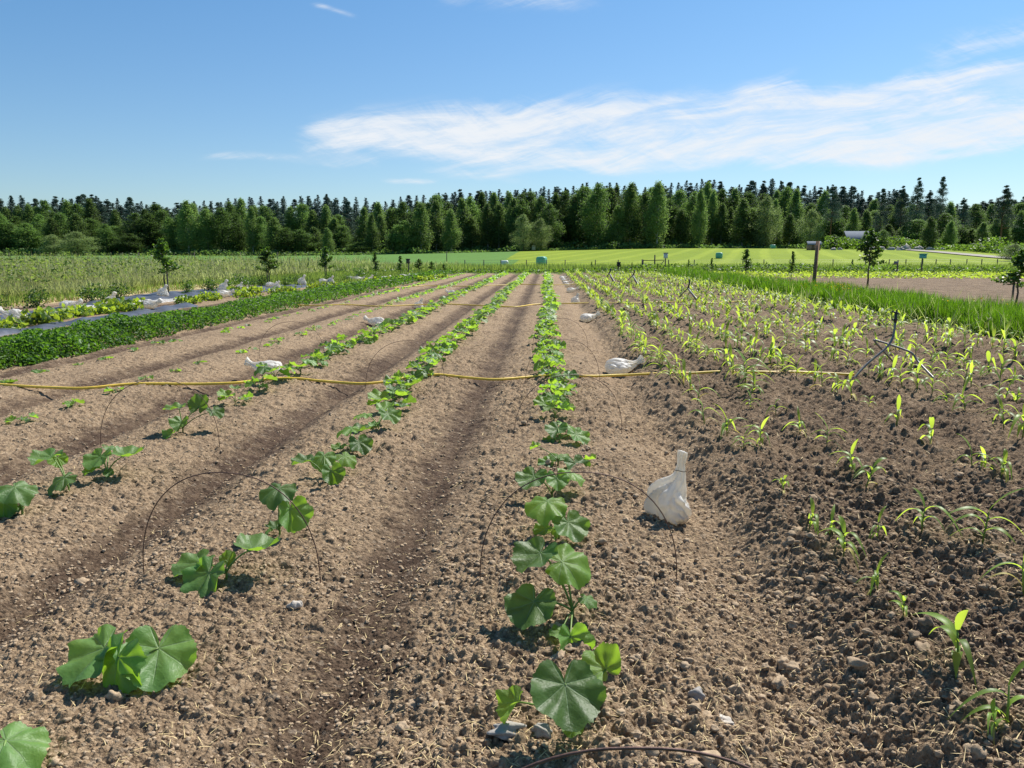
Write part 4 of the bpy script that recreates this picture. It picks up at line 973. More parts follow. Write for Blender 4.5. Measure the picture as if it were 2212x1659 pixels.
# leafy rows standing in the fabric: individual plants
def bushy(seed, r, h, n, L, mat_, stems=6, wide=1.4):
    rg = np.random.default_rng(seed); cc = rg.normal(size=(9, 3)) * [r * .5, r * .5, h * .2] + [0, 0, h * .45]; c = cc[rg.integers(0, 9, n)] + rg.normal(size=(n, 3)) * [r * .28, r * .28, h * .24]; c[:, 2] = np.clip(np.abs(c[:, 2]), .03, h * 1.1)
    mb_ = MB(); mb_.add(*leaflets(c, L * rg.uniform(.6, 1.3, n), L * .8 * rg.uniform(.6, 1.2, n), rg, .3))
    s = MB()
    for k in range(stems):
        a = cc[k]; s.add(*tube([(0, 0, 0), tuple(a * .5 + [0, 0, .04]), tuple(a)], [.012, .009, .004], 5))
    return mb_.mesh('foliage', M[mat_]), s.mesh('stems', M['stem' if mat_ != 'orchard' else 'bark'], True)
def leafrow(name, cat, label, group, pts, protos, sc0, sc1):
    for q, (x, y) in enumerate(pts):
        f, s = protos[int(R.integers(0, len(protos)))]; lab = label(q, x, y)
        t = thing(name, lab, cat, (x, y, G(x, y)), R.uniform(0, 6.28), group); t.scale = (R.uniform(sc0, sc1),) * 3
        obj('foliage', f, t)
        if y < 30: obj('stem', s, t)
YS = [bushy(400 + k, .36, .25, 120, .14, 'yellowleaf') for k in range(4)]; CU = [bushy(420 + k, .42, .55, 420, .075, 'orchard') for k in range(3)]
def along(p0, p1, step, jit_):
    a, b = P(*p0), P(*p1); L = (b - a).length; n = max(2, int(L / step)); return [((a.x + (b.x - a.x) * k / n) + R.normal(0, jit_), (a.y + (b.y - a.y) * k / n) + R.normal(0, jit_)) for k in range(n)]
pts = along((-40, 712), (130, 682), .55, .12) + along((130, 682), (330, 660), .62, .1) + along((395, 652), (480, 640), .62, .12) + along((500, 638), (960, 600), .75, .25)
leafrow('mulched_squash_plant', 'squash plant', lambda q, x, y: (f'{ORD[q + 1]} yellowing squash plant from the photo edge in the mulched row' if q < 80 else 'yellow green squash plant in the far part of the mulched row'), 'yellowing squash plants in the fabric mulch', pts, YS, .75, 1.2)
pts = along((-30, 672), (130, 655), .9, .15) + along((185, 650), (290, 640), .8, .12) + along((410, 630), (640, 612), 1.1, .3) + along((640, 611), (900, 599), 1.5, .3)
leafrow('currant_bush', 'bush', lambda q, x, y: (f'{ORD[q + 1]} dark green low bush from the photo edge behind the fabric' if q < 80 else 'dark green low bush between fabric and straw, far along'), 'low dark green bushes behind the fabric', pts, CU, .6, 1.15)

# ------------------------------------------------------------------ grasses
def field_blades(name, label, cat, xy, hgt, wid, m, az_bias=None, segs=3, prof='blade', reach=.35, droop=.25):
    n = len(xy); az = R.uniform(0, 6.28, n) if az_bias is None else R.normal(az_bias, 1.0, n)
    V, F, uv = ribbons(np.column_stack([xy, GA(xy[:, 0], xy[:, 1]) - .01]), hgt, wid, az, 1.0, R.uniform(0, droop, n), R.uniform(.02, reach, n), segs, prof=prof)
    o = obj(name, mesh_np(name, V, F, M[m] if isinstance(m, str) else m, uv)); tag(o, label, cat, kind='stuff'); return o
def inv_y(n, y0, y1, p=1.0):
    u = R.random(n); return 1 / (1 / y1 + u * (1 / y0 - 1 / y1))
# rye strip on the right
n = 62000; y = inv_y(n, 8.8, 57); x = R.uniform(8.15, 10.3, n) + .12 * np.sin(y * 1.7)
hh = (.29 + .34 * vnoise(x, y, 1.1, 91)) * R.uniform(.6, 1.25, n) * (1 - .35 * sst(np.abs(x - 9.2), .7, 1.1)); ww = np.clip(.0011 * y, .011, .03)
field_blades('rye_strip', 'tall bright green rye strip between the maize and the bare plot', 'rye', np.column_stack([x, y]), hh, ww, 'rye', None, 3, reach=.45, droop=.3)
n = 5000; y = inv_y(n, 8.8, 57); x = 9.2 + R.normal(0, .85, n)
field_blades('rye_strip_weeds', 'paler mixed stems and weeds straggling along the rye strip', 'weeds', np.column_stack([x, y]), R.uniform(.15, .72, n), np.clip(.0011 * y, .010, .03), 'meadow', None, 3, reach=.9, droop=.5)
c = []
for (a, b, k) in [(1655, 648, 60), (1700, 652, 90), (1662, 640, 40), (1645, 630, 30), (1960, 700, 20)]:
    p = P(a, b); c.append(np.column_stack([8.9 + R.normal(0, .3, k), p.y + R.normal(0, .5, k), R.uniform(.25, .55, k)]))
c = np.vstack(c); V, F, uv = leaflets(c, .045, .035, R, .4)
tag(obj('ochre_wildflowers', mesh_np('ochre_wildflowers', V, F, M['yellowflower'], uv)), 'ochre flowers in patches within the rye strip', 'wildflowers', kind='stuff')
# weeds and young rows beyond the bare plot on the right
n = 9000; x = R.uniform(10, 62, n); y = R.uniform(45.5, 56, n) + (x - 10) * -.06
cc = np.column_stack([x, y, GA(x, y) + R.uniform(.02, .22, n)]); V, F, uv = leaflets(cc, .20 * R.uniform(.5, 1.2, n), .10, R, .3)
tag(obj('yellow_green_seedling_rows', mesh_np('seedling_rows', V, F, M['maize'], uv)), 'yellow green young crop rows beyond the bare plot', 'young crop', kind='stuff')
n = 13000; x = R.uniform(-36, 66, n); y = 58.5 + R.normal(0, .9, n) + 1.5 * vnoise(x, x * 0, .2, 8)
hh = .12 + .55 * vnoise(x, y, .5, 95) * sst(x, -3, 12) + .18 * vnoise(x, y, .8, 96)
cc = np.column_stack([x, y, GA(x, y) + R.random(n) ** .7 * hh]); V, F, uv = leaflets(cc, .24 * R.uniform(.5, 1.3, n), .13, R, .3)
tag(obj('weed_verge', mesh_np('weed_verge', V, F, M['weeds'], uv)), 'low dark green weeds in a band at the far end of the beds', 'weeds', kind='stuff')
# long grass in front of and along the fence
n = 42000; x = R.uniform(-44, 75, n); y = 60 + 13 * R.random(n) ** 1.1
field_blades('fence_verge_grass', 'long pale green grass standing along the wire fence', 'grass', np.column_stack([x, y]), R.uniform(.35, .75, n), .07, 'band')
# tall meadow, left
n = 70000; y = inv_y(n, 21, 84); x = -16.9 - (y - 20) * .02 - (R.random(n) ** 1.35) * (np.clip(y * .95, 12, 85) - 10) + .5 * np.sin(y * .5)
x = x + np.where(y > 55, 12 * R.random(n), 0) * sst(y, 55, 62)
hh = (.70 + .55 * vnoise(x, y, .16, 101) + .50 * vnoise(x, y, .55, 102)) * R.uniform(.6, 1.15, n)
hh = hh * (.55 + .45 * sst(-x, 17, 20))
field_blades('meadow_grass', 'tall grass and seed heads in the uncut meadow', 'grass', np.column_stack([x, y]), hh, np.clip(.0013 * y, .03, .10), 'meadow', None, 3, reach=.85, droop=.5)
n = 1500; y = inv_y(n, 22, 80); x = -18.5 - R.random(n) * (y * .6); hh = 1.0 + .75 * R.random(n) ** 2
field_blades('meadow_seed_stalks', 'taller reddish seed stalks rising out of the meadow', 'grass', np.column_stack([x, y]), hh, np.clip(.0011 * y, .02, .07), 'meadow', reach=.15, droop=.1, prof='leaf')
n = 3500; y = inv_y(n, 22, 80); x = -18 - R.random(n) * (y * .75); cc = np.column_stack([x, y, GA(x, y) + R.uniform(.55, 1.15, n) * (.8 + .5 * vnoise(x, y, .16, 101))])
V, F, uv = leaflets(cc, .06, .05, R, .8); tag(obj('white_meadow_flowers', mesh_np('meadow_flowers', V, F, M['whiteflower'], uv)), 'small white flower heads scattered through the meadow', 'wildflowers', kind='stuff')
n = 30000; y = inv_y(n, 22, 84); x = -17.4 - R.random(n) ** 1.3 * (y * .9 - 8); clump = vnoise(x, y, .55, 102) * vnoise(x, y, .16, 101)
kq = R.random(n) < .25 + 1.6 * clump; x, y = x[kq], y[kq]; cc = np.column_stack([x, y, GA(x, y) + R.uniform(.2, 1.0, len(x)) * (.85 + .60 * vnoise(x, y, .16, 101) + .4 * vnoise(x, y, .55, 102))])
V, F, uv = leaflets(cc, .16 * R.uniform(.5, 1.3, len(x)), .07, R, .2); tag(obj('meadow_herbs', mesh_np('meadow_herbs', V, F, M['band'], uv)), 'leafy herbs and nettles growing among the tall meadow grass', 'herbs', kind='stuff')
n = 11000; y = R.uniform(36, 60, n); x = -9.4 - R.random(n) * 8
field_blades('plot_edge_grass', 'short grass between the mulched plot and the far weeds', 'grass', np.column_stack([x, y]), R.uniform(.08, .32, n), .05, 'band')
n = 9000; y = inv_y(n, 19, 60); x = -15.2 - R.random(n) * 2.6
field_blades('straw_mulch_strip', 'loose yellow straw mulch before the meadow', 'straw', np.column_stack([x, y]), R.uniform(.02, .12, n), .03, 'straw', reach=2.2, droop=.1)
n = 5000; y = inv_y(n, 19, 60); x = -15.2 - R.random(n) * 3.2
field_blades('mulch_edge_grass', 'tufts of green grass growing through the straw', 'grass', np.column_stack([x, y]), R.uniform(.1, .35, n), .03, 'band')

# ------------------------------------------------------------------ young orchard trees
def sapling(seed, h, crown0, w_, n, stake=True):
    rg = np.random.default_rng(seed); tr = MB(); pts = [(0, 0, -.03)] + [(rg.normal(0, .012), rg.normal(0, .012), h * k / 6 * .96) for k in range(1, 7)]
    tr.add(*tube(pts, np.linspace(.026, .006, 7), 8)); tips = []
    for k in range(20):
        z = h * (crown0 + (1 - crown0) * (k + .5) / 20 * .92); a = rg.uniform(0, 6.28); l = w_ * (1.0 - .75 * (z / h - crown0) / (1 - crown0)) * rg.uniform(.45, .95)
        e = np.array([math.sin(a) * l, math.cos(a) * l, z + .25 * l + .05]); tr.add(*tube([(0, 0, z), tuple(e * .5 + np.array([0, 0, z]) * .5 - [0, 0, .01]), tuple(e)], [.009, .006, .003], 5)); tips.append((np.array([0, 0, z]), e))
    ii = rg.integers(0, len(tips), n); f = rg.uniform(.2, 1.12, n)[:, None]; c = np.array([tips[i][0] for i in ii]) * (1 - f) + np.array([tips[i][1] for i in ii]) * f + rg.normal(0, .045, (n, 3))
    k = rg.random(n) < .12; c[k] = np.column_stack([rg.normal(0, .03, k.sum()), rg.normal(0, .03, k.sum()), h * rg.uniform(.85, 1.08, k.sum())])
    cr = MB(); cr.add(*leaflets(c, .095 * rg.uniform(.7, 1.3, n), .068, rg, .2))
    return tr.mesh('sapling_trunk', M['bark'], True), cr.mesh('sapling_crown', M['orchard'])
SA = [sapling(500, 1.9, .40, .52, 950), sapling(501, 1.9, .38, .66, 1200), sapling(502, 1.9, .30, .30, 600), sapling(503, 1.9, .45, .30, 360)]
def tree_at(xb, yb, ytop, var, wsc, label, group, z=None, stake=0, name='young_apple_tree'):
    p = P(xb, yb) if z is None else Q(xb, yb, z); base = Vector((p.x, p.y, G(p.x, p.y))); zc = depth(base)
    top = Q(xb, ytop, zc).z; h = top - base.z
    t = thing(name, label, 'young tree', base, R.uniform(0, 6.28), group); wk = wsc * (1.3 if name == 'young_apple_tree' else 1.); t.scale = (h / 1.9 * wk, h / 1.9 * wk, h / 1.9)
    obj('trunk', SA[var][0], t); obj('crown', SA[var][1], t)
    if stake: obj('stake', mesh_np('stake', *tube([(.09, 0, -.02), (.09, 0, stake)], .022, 7)[:2], M['greywood'], None, True), t)
    return t
GL = 'young apple trees along the straw strip'; GR = 'young apple trees beyond the rye strip'
tree_at(357, 634, 524, 0, .95, 'first young apple tree from the photo edge, with a tall leading shoot', GL, stake=.9)
tree_at(582, 615, 540, 1, 1.0, 'second young apple tree along the straw, with a broad round head', GL, stake=1.0)
tree_at(706, 607, 538, 0, 1.0, 'third young apple tree along the straw, before the tall meadow', GL, stake=1.0)
tree_at(812, 597, 549, 2, 1.1, 'fourth young apple tree along the straw, narrow and upright', GL)
tree_at(865, 594, 556, 2, 1.2, 'fifth young apple tree, beside a small nest box pole', GL)
tree_at(905, 593, 561, 1, 1.0, 'sixth young apple tree along the straw strip', GL)
tree_at(933, 592, 566, 1, 1.0, 'seventh young apple tree, small and leaning', GL)
tree_at(959, 592, 571, 1, 1.0, 'eighth and smallest young apple tree at the end of the line', GL)
tree_at(2194, 672, 548, 0, 1.15, 'young apple tree nearest the camera beyond the rye, at the photo edge', GR, stake=1.25)
tree_at(1873, 622, 505, 0, 1.0, 'tall young apple tree standing before the bare plot', GR)
tree_at(1709, 608, 548, 2, .75, 'thin young apple tree beside the big leaning post', GR)
tree_at(1611, 598, 543, 2, 1.5, 'leafy young apple tree between the bird box pole and the leaning post', GR)
tree_at(1537, 592, 560, 2, .9, 'small young tree before the wrapped bale on the mown field', GR)
tree_at(1840, 588, 562, 3, .8, 'small leafy sapling near the fence beyond the young crop', GR)
tree_at(1990, 585, 560, 2, .9, 'sapling standing under the teal box', GR)
for q, (a, b, c_) in enumerate([(1278, 588, 566), (1340, 590, 572), (1350, 590, 575), (1365, 590, 568), (1300, 590, 575), (1420, 590, 570), (1487, 590, 562), (1445, 590, 572), (1765, 590, 575)]):
    tree_at(a, b, c_, 3, .9, f'{ORD[q + 1]} thin weed like sapling in the verge beyond the maize', 'thin saplings in the verge beyond the maize', name='thin_sapling')

# ------------------------------------------------------------------ posts, fence, boxes, bales
def solid(name, parts, label, cat, loc, group=None, rz=0):
    t = thing(name, label, cat, loc, rz, group)
    for (pn, geo_, m) in parts: obj(pn, mesh_np(pn, geo_[0], geo_[1], M[m], None, False), t)
    return t
pb_ = Q(1757, 612, 27.5); pb_.z = G(pb_.x, pb_.y); pt = Q(1767, 521, 27.5)
t = thing('leaning_post', 'tall square wooden post leaning slightly, beyond the rye strip', 'post', pb_)
obj('post_shaft', mesh_np('post_shaft', *tube([(0, 0, -.2), tuple(pt - pb_)], .068, 4)[:2], M['wood'], None, False), t)
# field fence: thin posts with three wires
fp = [(1005, 583, 573), (1045, 583, 572), (1083, 582, 572), (1137, 582, 571), (1180, 582, 571), (1220, 580, 571), (1286, 583, 570), (1335, 583, 570), (1389, 584, 571), (1444, 583, 570), (1499, 583, 570), (1604, 584, 569), (1650, 584, 568), (1706, 583, 571), (1760, 583, 567), (1799, 585, 568), (1842, 583, 568), (1869, 584, 567), (1920, 583, 567), (1956, 584, 568), (1992, 585, 568), (2021, 584, 567), (2053, 584, 567), (2088, 583, 566), (2120, 583, 566), (2154, 584, 565), (2190, 584, 564)]
ff = thing('field_fence', 'low wire fence on thin posts across the mown field', 'fence', (0, 70, 0))
wires = []
for (a, b, c_) in fp:
    p = Q(a, 575, 66 + (a - 1000) * .004); g = G(p.x, p.y); hgt = Q(a, c_, depth(p)).z - g
    hgt = min(max(hgt, .9), 1.35)
    pm = tube([(p.x, p.y - 70, g - .1), (p.x + R.normal(0, .02), p.y - 70, g + hgt)], .045, 6); obj('post', mesh_np('fence_post', pm[0], pm[1], M['greywood'], None, True), ff); wires.append((p.x, p.y - 70, g, hgt))
wm = MB()
for hh_ in (.45, .75, .95): wm.add(*tube([(x, y, g + h * hh_) for x, y, g, h in wires], .006, 4, False))
obj('fence_wire', wm.mesh('fence_wire', M['steel'], True), ff)
# left part of the fence, half sunk in grass
ff2 = thing('meadow_fence', 'dark thin fence posts along the far side of the tall meadow', 'fence', (0, 88, 0))
for a in (20, 110, 190, 240, 265, 300, 420, 520, 600, 965): 
    p = Q(a, 556, 88); g = G(p.x, p.y); pm = tube([(p.x, p.y - 88, g), (p.x, p.y - 88, g + 1.5)], .05, 6); obj('post', mesh_np('fence_post', pm[0], pm[1], M['greywood'], None, True), ff2)
# gate frame and bird box pole
def W_(xd, zc, yd=575): p = Q(xd, yd, zc); return Vector((p.x, p.y, G(p.x, p.y)))
g0, g1, g2 = W_(1387, 59), W_(1414, 59), W_(1435, 59); gt = thing('field_gate', 'low wooden gate frame with a top rail before the fence', 'gate', g0)
for g_, h_ in ((g0, 1.0), (g1, 1.35)): d_ = g_ - g0; obj('post', mesh_np('gate_post', *tube([tuple(d_), tuple(d_ + Vector((0, 0, h_)))], .055, 6)[:2], M['greywood'], None, True), gt)
obj('rail', mesh_np('gate_rail', *tube([(0, .02, .92), tuple(g2 - g0 + Vector((0, .02, .95)))], .035, 6)[:2], M['greywood'], None, True), gt)
obj('brace', mesh_np('gate_brace', *tube([tuple(g2 - g0 + Vector((-.02, .03, .9))), tuple(g2 - g0 + Vector((-.7, .03, .1)))], .03, 6)[:2], M['greywood'], None, True), gt)
def birdbox(xd, zc, ytop, label, m, s, cat='nest box', roofm='dark'):
    b = W_(xd, zc); top = Q(xd, ytop, zc).z - b.z; t = thing('nest_box_pole', label, cat, b)
    obj('pole', mesh_np('pole', *tube([(0, 0, 0), (0, 0, top - s[2] * .6)], .045, 8)[:2], M['greywood'], None, True), t)
    bx = MB(); bx.add(*box((0, -.06, top - s[2] / 2 - .04), s)[:2]); be = obj('box', bx.mesh('nest_box', M[m]), t)
    obj('roof', mesh_np('box_roof', *box((0, -.08, top - .015), (s[0] * 1.25, s[1] * 1.4, .05))[:2], M[roofm]), be)
    obj('entrance_hole', mesh_np('entrance_hole', *tube([(0, -.06 - s[1] / 2 - .001, top - s[2] * .42), (0, -.06 - s[1] / 2 - .006, top - s[2] * .42)], .03, 12)[:2], M['dark']), be)
birdbox(1437, 58, 546, 'pole with a white nest box standing at the gate', 'white', (.28, .24, .38), roofm='roof')
birdbox(882, 56, 559, 'thin pole with a small nest box among the apple trees', 'greywood', (.25, .22, .30))
birdbox(1336, 57, 566, 'short pole with a black box beyond the maize', 'dark', (.24, .2, .30))
birdbox(1991, 52, 548, 'pole with a teal box beyond the young crop', 'teal', (.36, .3, .28), 'box', 'teal')
b = W_(1939, 55); top = Q(1939, 562, 55).z - b.z; t = thing('sign_post', 'weathered post with a small flat board before the fence', 'sign post', b)
obj('post', mesh_np('sign_shaft', *tube([(0, 0, 0), (0, 0, top)], .05, 6)[:2], M['greywood'], None, True), t); obj('board', mesh_np('sign_board', *box((-.15, -.07, top - .2), (.32, .04, .25))[:2], M['steel']), t)
def bale(xd, yd, zc, w_, h_, m, label):
    V = []; b = W_(xd, zc, yd); kk = 28; ph = np.linspace(0, 2 * np.pi, kk, endpoint=False)
    se = lambda c, s, p=.45: (np.sign(c) * np.abs(c) ** p, np.sign(s) * np.abs(s) ** p)
    cx_, cz_ = se(np.cos(ph), np.sin(ph)); rings = []
    for yy, sc in ((-.62, .0), (-.62, .8), (-.56, .95), (-.45, 1.), (0, 1.02), (.45, 1.), (.56, .95), (.62, .8), (.62, 0)):
        rings.append(np.stack([cx_ * w_ / 2 * sc, np.full(kk, yy), h_ / 2 + cz_ * h_ / 2 * sc * (1 + .02 * np.cos(9 * ph))], -1))
    V = np.concatenate(rings); i = np.arange(8)[:, None] * kk; j = np.arange(kk)[None]; F = np.stack([i + j, i + (j + 1) % kk, i + kk + (j + 1) % kk, i + kk + j], -1).reshape(-1, 4)
    o = obj('wrapped_bale', mesh_np('wrapped_bale', V, F, M[m], None, True), None, (b.x, b.y, b.z - .03), R.uniform(-.3, .3)); tag(o, label, 'hay bale', 'plastic wrapped hay bales on the mown field')
bale(1170, 576, 84, 1.05, 1.0, 'wrap', 'green wrapped hay bale behind the fence, straight beyond the central row')
bale(1090, 578, 76, .75, .75, 'whitewrap', 'whitish wrapped hay bale sunk in the long grass by the fence')
bale(1553, 562, 108, .95, .85, 'wrap', 'green wrapped hay bale in the middle of the mown field')
bale(1669, 540, 172, 1.1, .9, 'wrap', 'small looking green bale far up by the forest edge')
# buildings and things at the forest edge on the right
def W2(xd, zc): return W_(xd, zc, 540)
b = W2(1757, 150); t = thing('shed', 'small shed with grey roof and faded red walls at the field edge', 'shed', b, -.1); t.scale = (.52,) * 3
obj('wall', mesh_np('shed_wall', *box((0, 0, 1.0), (4.4, 3.2, 2.0))[:2], M['pinkwall']), t)
obj('roof', mesh_np('shed_roof', np.array([[-2.6, -2, 1.95], [2.6, -2, 1.95], [2.6, .2, 3.2], [-2.6, .2, 3.2], [2.6, 2, 1.95], [-2.6, 2, 1.95], [-2.6, -2, 2.08], [2.6, -2, 2.08], [2.6, .2, 3.33], [-2.6, .2, 3.33], [2.6, 2, 2.08], [-2.6, 2, 2.08]]), [np.array([[0, 3, 2, 1], [3, 5, 4, 2], [6, 7, 8, 9], [9, 8, 10, 11], [0, 1, 7, 6], [4, 5, 11, 10]]), ], M['roof']), t)
obj('door', mesh_np('shed_door', *box((-.6, -1.62, .9), (1.0, .06, 1.8))[:2], M['wood']), t)
b = W2(1850, 168); t = thing('grey_roofed_house', 'low building with a broad pale grey roof at the forest edge', 'building', b, .06); t.scale = (.60, .6, .74)
obj('wall', mesh_np('house_wall', *box((0, 0, 1.1), (8.6, 6, 2.2))[:2], M['white']), t)
obj('roof', mesh_np('house_roof', np.array([[-5, -3.6, 2.1], [5, -3.6, 2.1], [5, .2, 5.0], [-5, .2, 5.0], [5, 3.6, 2.1], [-5, 3.6, 2.1], [-5, -3.6, 2.3], [5, -3.6, 2.3], [5, .2, 5.2], [-5, .2, 5.2], [5, 3.6, 2.3], [-5, 3.6, 2.3]]), [np.array([[0, 3, 2, 1], [3, 5, 4, 2], [6, 7, 8, 9], [9, 8, 10, 11], [0, 1, 7, 6], [4, 5, 11, 10]])], M['roof']), t)
for k in (-2.4, 0, 2.4): obj('window', mesh_np('house_window', *box((k, -3.03, 1.3), (1.0, .08, .9))[:2], M['dark']), t)
b = W2(1153, 186); solid('white_marker_box', [('box', box((0, 0, .9), (.9, .7, 1.1)), 'white'), ('stand', box((0, 0, .2), (.5, .5, .4)), 'greywood')], 'tiny white box on a stand at the forest edge', 'box', b)
# boulders by the buildings
GK = 'granite boulders at the forest edge'
for q, (xd, zc, r) in enumerate([(1800, 150, .7), (1815, 152, .5), (1882, 150, .8), (1900, 152, 1.1), (1925, 150, .7), (1945, 148, .9), (1965, 150, .6), (1985, 152, .9), (2010, 150, .7), (2035, 150, .6), (1872, 148, .6), (1955, 156, 1.2)]):
    b = W2(xd, zc); rg = np.random.default_rng(700 + q); V, F = rocks(np.zeros(1), np.zeros(1), np.zeros(1), np.array([r]), 2, rg, .4, .6)
    o = obj('boulder', mesh_np('boulder', V, F, M['rock'], None, False), None, (b.x, b.y, b.z + .1), R.uniform(0, 6)); tag(o, f'{ORD[q + 1]} pale granite boulder of the heap between house and road' if q > 1 else ('larger' if q == 0 else 'smaller') + ' pale boulder between the shed and the house', 'boulder', GK)
# gravel track
tr = [W2(1960, 150), W_(2000, 141, 543), W_(2060, 128, 546), W_(2120, 116, 549), W_(2180, 106, 552), W_(2300, 92, 556), W_(2500, 80, 560)]
c = smooth_path([(p.x, p.y, 0) for p in tr], 60); tg = np.gradient(c, axis=0); nn = np.stack([-tg[:, 1], tg[:, 0]], -1); nn /= np.linalg.norm(nn, axis=1)[:, None]
V = np.stack([np.column_stack([c[:, :2] + nn * s, terrain(*(c[:, :2] + nn * s).T) + .12]) for s in (-1.6, -.5, .5, 1.6)], 1); idx = np.arange(len(c) * 4).reshape(-1, 4)
F = np.stack([idx[:-1, :-1], idx[:-1, 1:], idx[1:, 1:], idx[1:, :-1]], -1).reshape(-1, 4)
tag(obj('gravel_road', mesh_np('gravel_road', V, F, M['gravel'], None, True)), 'pale gravel track along the field edge', kind='structure')

# ------------------------------------------------------------------ forest
def branch_pts(a, b, sag=.0): m = (np.array(a) + np.array(b)) / 2; m[2] += sag; return [tuple(a), tuple(m), tuple(b)]
def tree_proto(kind, seed):
    """a tree 1 unit = 1 m, about 20 m tall, crown of small leaf faces in clumps"""
    rg = np.random.default_rng(seed); H = 20.; tr = MB(); tm = {'birch': 'birch_bark', 'pine': 'pine_bark'}.get(kind, 'bark')
    bend = rg.normal(0, .25, 2); tp = [(bend[0] * math.sin(k / 8 * 2.5), bend[1] * math.sin(k / 8 * 2), H * .97 * k / 8) for k in range(9)]
    tr.add(*tube(tp, np.linspace(.24 if kind != 'birch' else .19, .03, 9), 8))
    C = []; N_ = []
    if kind in ('birch', 'alder', 'round'):
        lo = {'birch': .16, 'alder': .08, 'round': .10}[kind]; wmax = {'birch': 2.9, 'alder': 3.9, 'round': 5.2}[kind]; ncl = {'birch': 150, 'alder': 160, 'round': 170}[kind]
        lobes_ = [(f_, rg.uniform(0, 6.28), rg.uniform(.25, .75)) for f_ in np.linspace(.10, .93, 9)]
        for k in range(ncl):
            lf, la, lr = lobes_[k % 9]; f = float(np.clip(lf + rg.normal(0, .055), .0, 1)); z = H * (lo + (1 - lo) * f)
            prof = (math.sin(math.pi * min(1, (f * .94 + .06)) ** (.75 if kind == 'birch' else .85))) ** .75 * (1 if kind != 'birch' else (1.05 - .3 * f))
            a = rg.uniform(0, 6.28); rr = wmax * prof * rg.uniform(.30, 1.0) ** .5 * .80
            ox, oy = math.sin(la) * lr * wmax * .52 * prof, math.cos(la) * lr * wmax * .52 * prof; qx, qy = math.sin(a) * rr + ox, math.cos(a) * rr + oy; z -= .10 * math.hypot(qx - ox, qy - oy) ** 1.5
            C.append((qx, qy, z))
            if k % 6 == 0: tr.add(*tube(branch_pts((0, 0, z * .78), (math.sin(a) * rr, math.cos(a) * rr, z), .4), [.09, .06, .02], 5, False))
        C = np.array(C); per = 62; n = len(C) * per; ii = np.repeat(np.arange(len(C)), per)
        sp = {'birch': (.55, .55, .85), 'alder': (.75, .75, .60), 'round': (.85, .85, .65)}[kind]
        P0 = C[ii] + rg.normal(size=(n, 3)) * sp * (.60 + .45 * np.clip((H - C[ii, 2]) / (H * .25), 0, 1))[:, None]
        if kind == 'birch': P0[:, 2] -= np.abs(rg.normal(0, .5, n))
        leaf = leaflets(P0, .40 * rg.uniform(.6, 1.3, n), .26, rg, .15 if kind == 'birch' else .35)
        m = {'birch': 'birch', 'alder': 'alder', 'round': 'palebush'}[kind]
    elif kind == 'spruce':
        rows = []
        for k in range(34):
            f = k / 33; z = H * (.06 + .94 * f); L = 3.7 * (1 - f) ** .72 + .10; nb = max(5, int(11 * (1 - f) + 4))
            for b in range(nb):
                a = rg.uniform(0, 6.28); l = L * rg.uniform(.7, 1.1); nseg = max(4, int(l * 7))
                s = np.linspace(.1, 1, nseg); droop = -.35 * l * s ** 1.5 + .10 * l * s ** 4
                rows.append(np.column_stack([math.sin(a) * l * s, math.cos(a) * l * s, z + droop]))
                if k % 5 == 0 and b < 3: tr.add(*tube([(0, 0, z), (math.sin(a) * l, math.cos(a) * l, z - .25 * l)], [.05, .015], 4, False))
        P0 = np.vstack(rows); P0 = np.repeat(P0, 3, 0); n = len(P0); P0 = P0 + rg.normal(0, .13, (n, 3)); leaf = leaflets(P0, .42 * rg.uniform(.6, 1.2, n), .20, rg, .5); m = 'spruce'
    else:   # pine
        low = rg.uniform(.32, .5); cl = []
        for k in range(95):
            f = rg.random(); z = H * (low + (1 - low) * f); prof = (1 - f) ** .75 * .95 + .06; a = rg.uniform(0, 6.28); rr = 3.0 * prof * rg.uniform(.35, 1.)
            cl.append((math.sin(a) * rr, math.cos(a) * rr, z + .2 * rr))
            if k % 2 == 0: tr.add(*tube(branch_pts((0, 0, z - .3), cl[-1], -.1), [.07, .045, .015], 5, False))
        C = np.array(cl); per = 75; n = len(C) * per; P0 = C[np.repeat(np.arange(len(C)), per)] + rg.normal(size=(n, 3)) * (.60, .60, .34) * (.30 + .75 * np.clip((H - C[np.repeat(np.arange(len(C)), per), 2]) / (H * .5), 0, 1))[:, None]; leaf = leaflets(P0, .34 * rg.uniform(.6, 1.2, n), .16, rg, .4); m = 'pine'
    cr = MB(); cr.add(*leaf)
    return tr.mesh('forest_trunk', M[tm], True), cr.mesh('forest_crown', M[m])
TP = {k: [tree_proto(k, s) for s in ss] for k, ss in {'birch': (801, 802, 803, 804), 'alder': (811, 812, 813), 'round': (821,), 'spruce': (831, 832, 833), 'pine': (841, 842, 843)}.items()}
NM = {'birch': 'birch_tree', 'alder': 'broadleaf_tree', 'round': 'willow_tree', 'spruce': 'spruce_tree', 'pine': 'pine_tree'}
sky_top = np.array([(-60, 432), (0, 430), (60, 425), (100, 430), (150, 425), (190, 418), (250, 430), (300, 436), (360, 442), (400, 440), (480, 435), (520, 430), (570, 425), (640, 430), (700, 424), (740, 424), (800, 432), (830, 442), (860, 428), (900, 424), (980, 418), (1050, 411), (1100, 415), (1200, 406), (1290, 397), (1400, 404), (1450, 398), (1520, 391), (1580, 400), (1640, 387), (1690, 394), (1760, 407), (1830, 406), (1880, 416), (1940, 412), (1960, 425), (2050, 440), (2100, 438), (2150, 425), (2300, 430)])
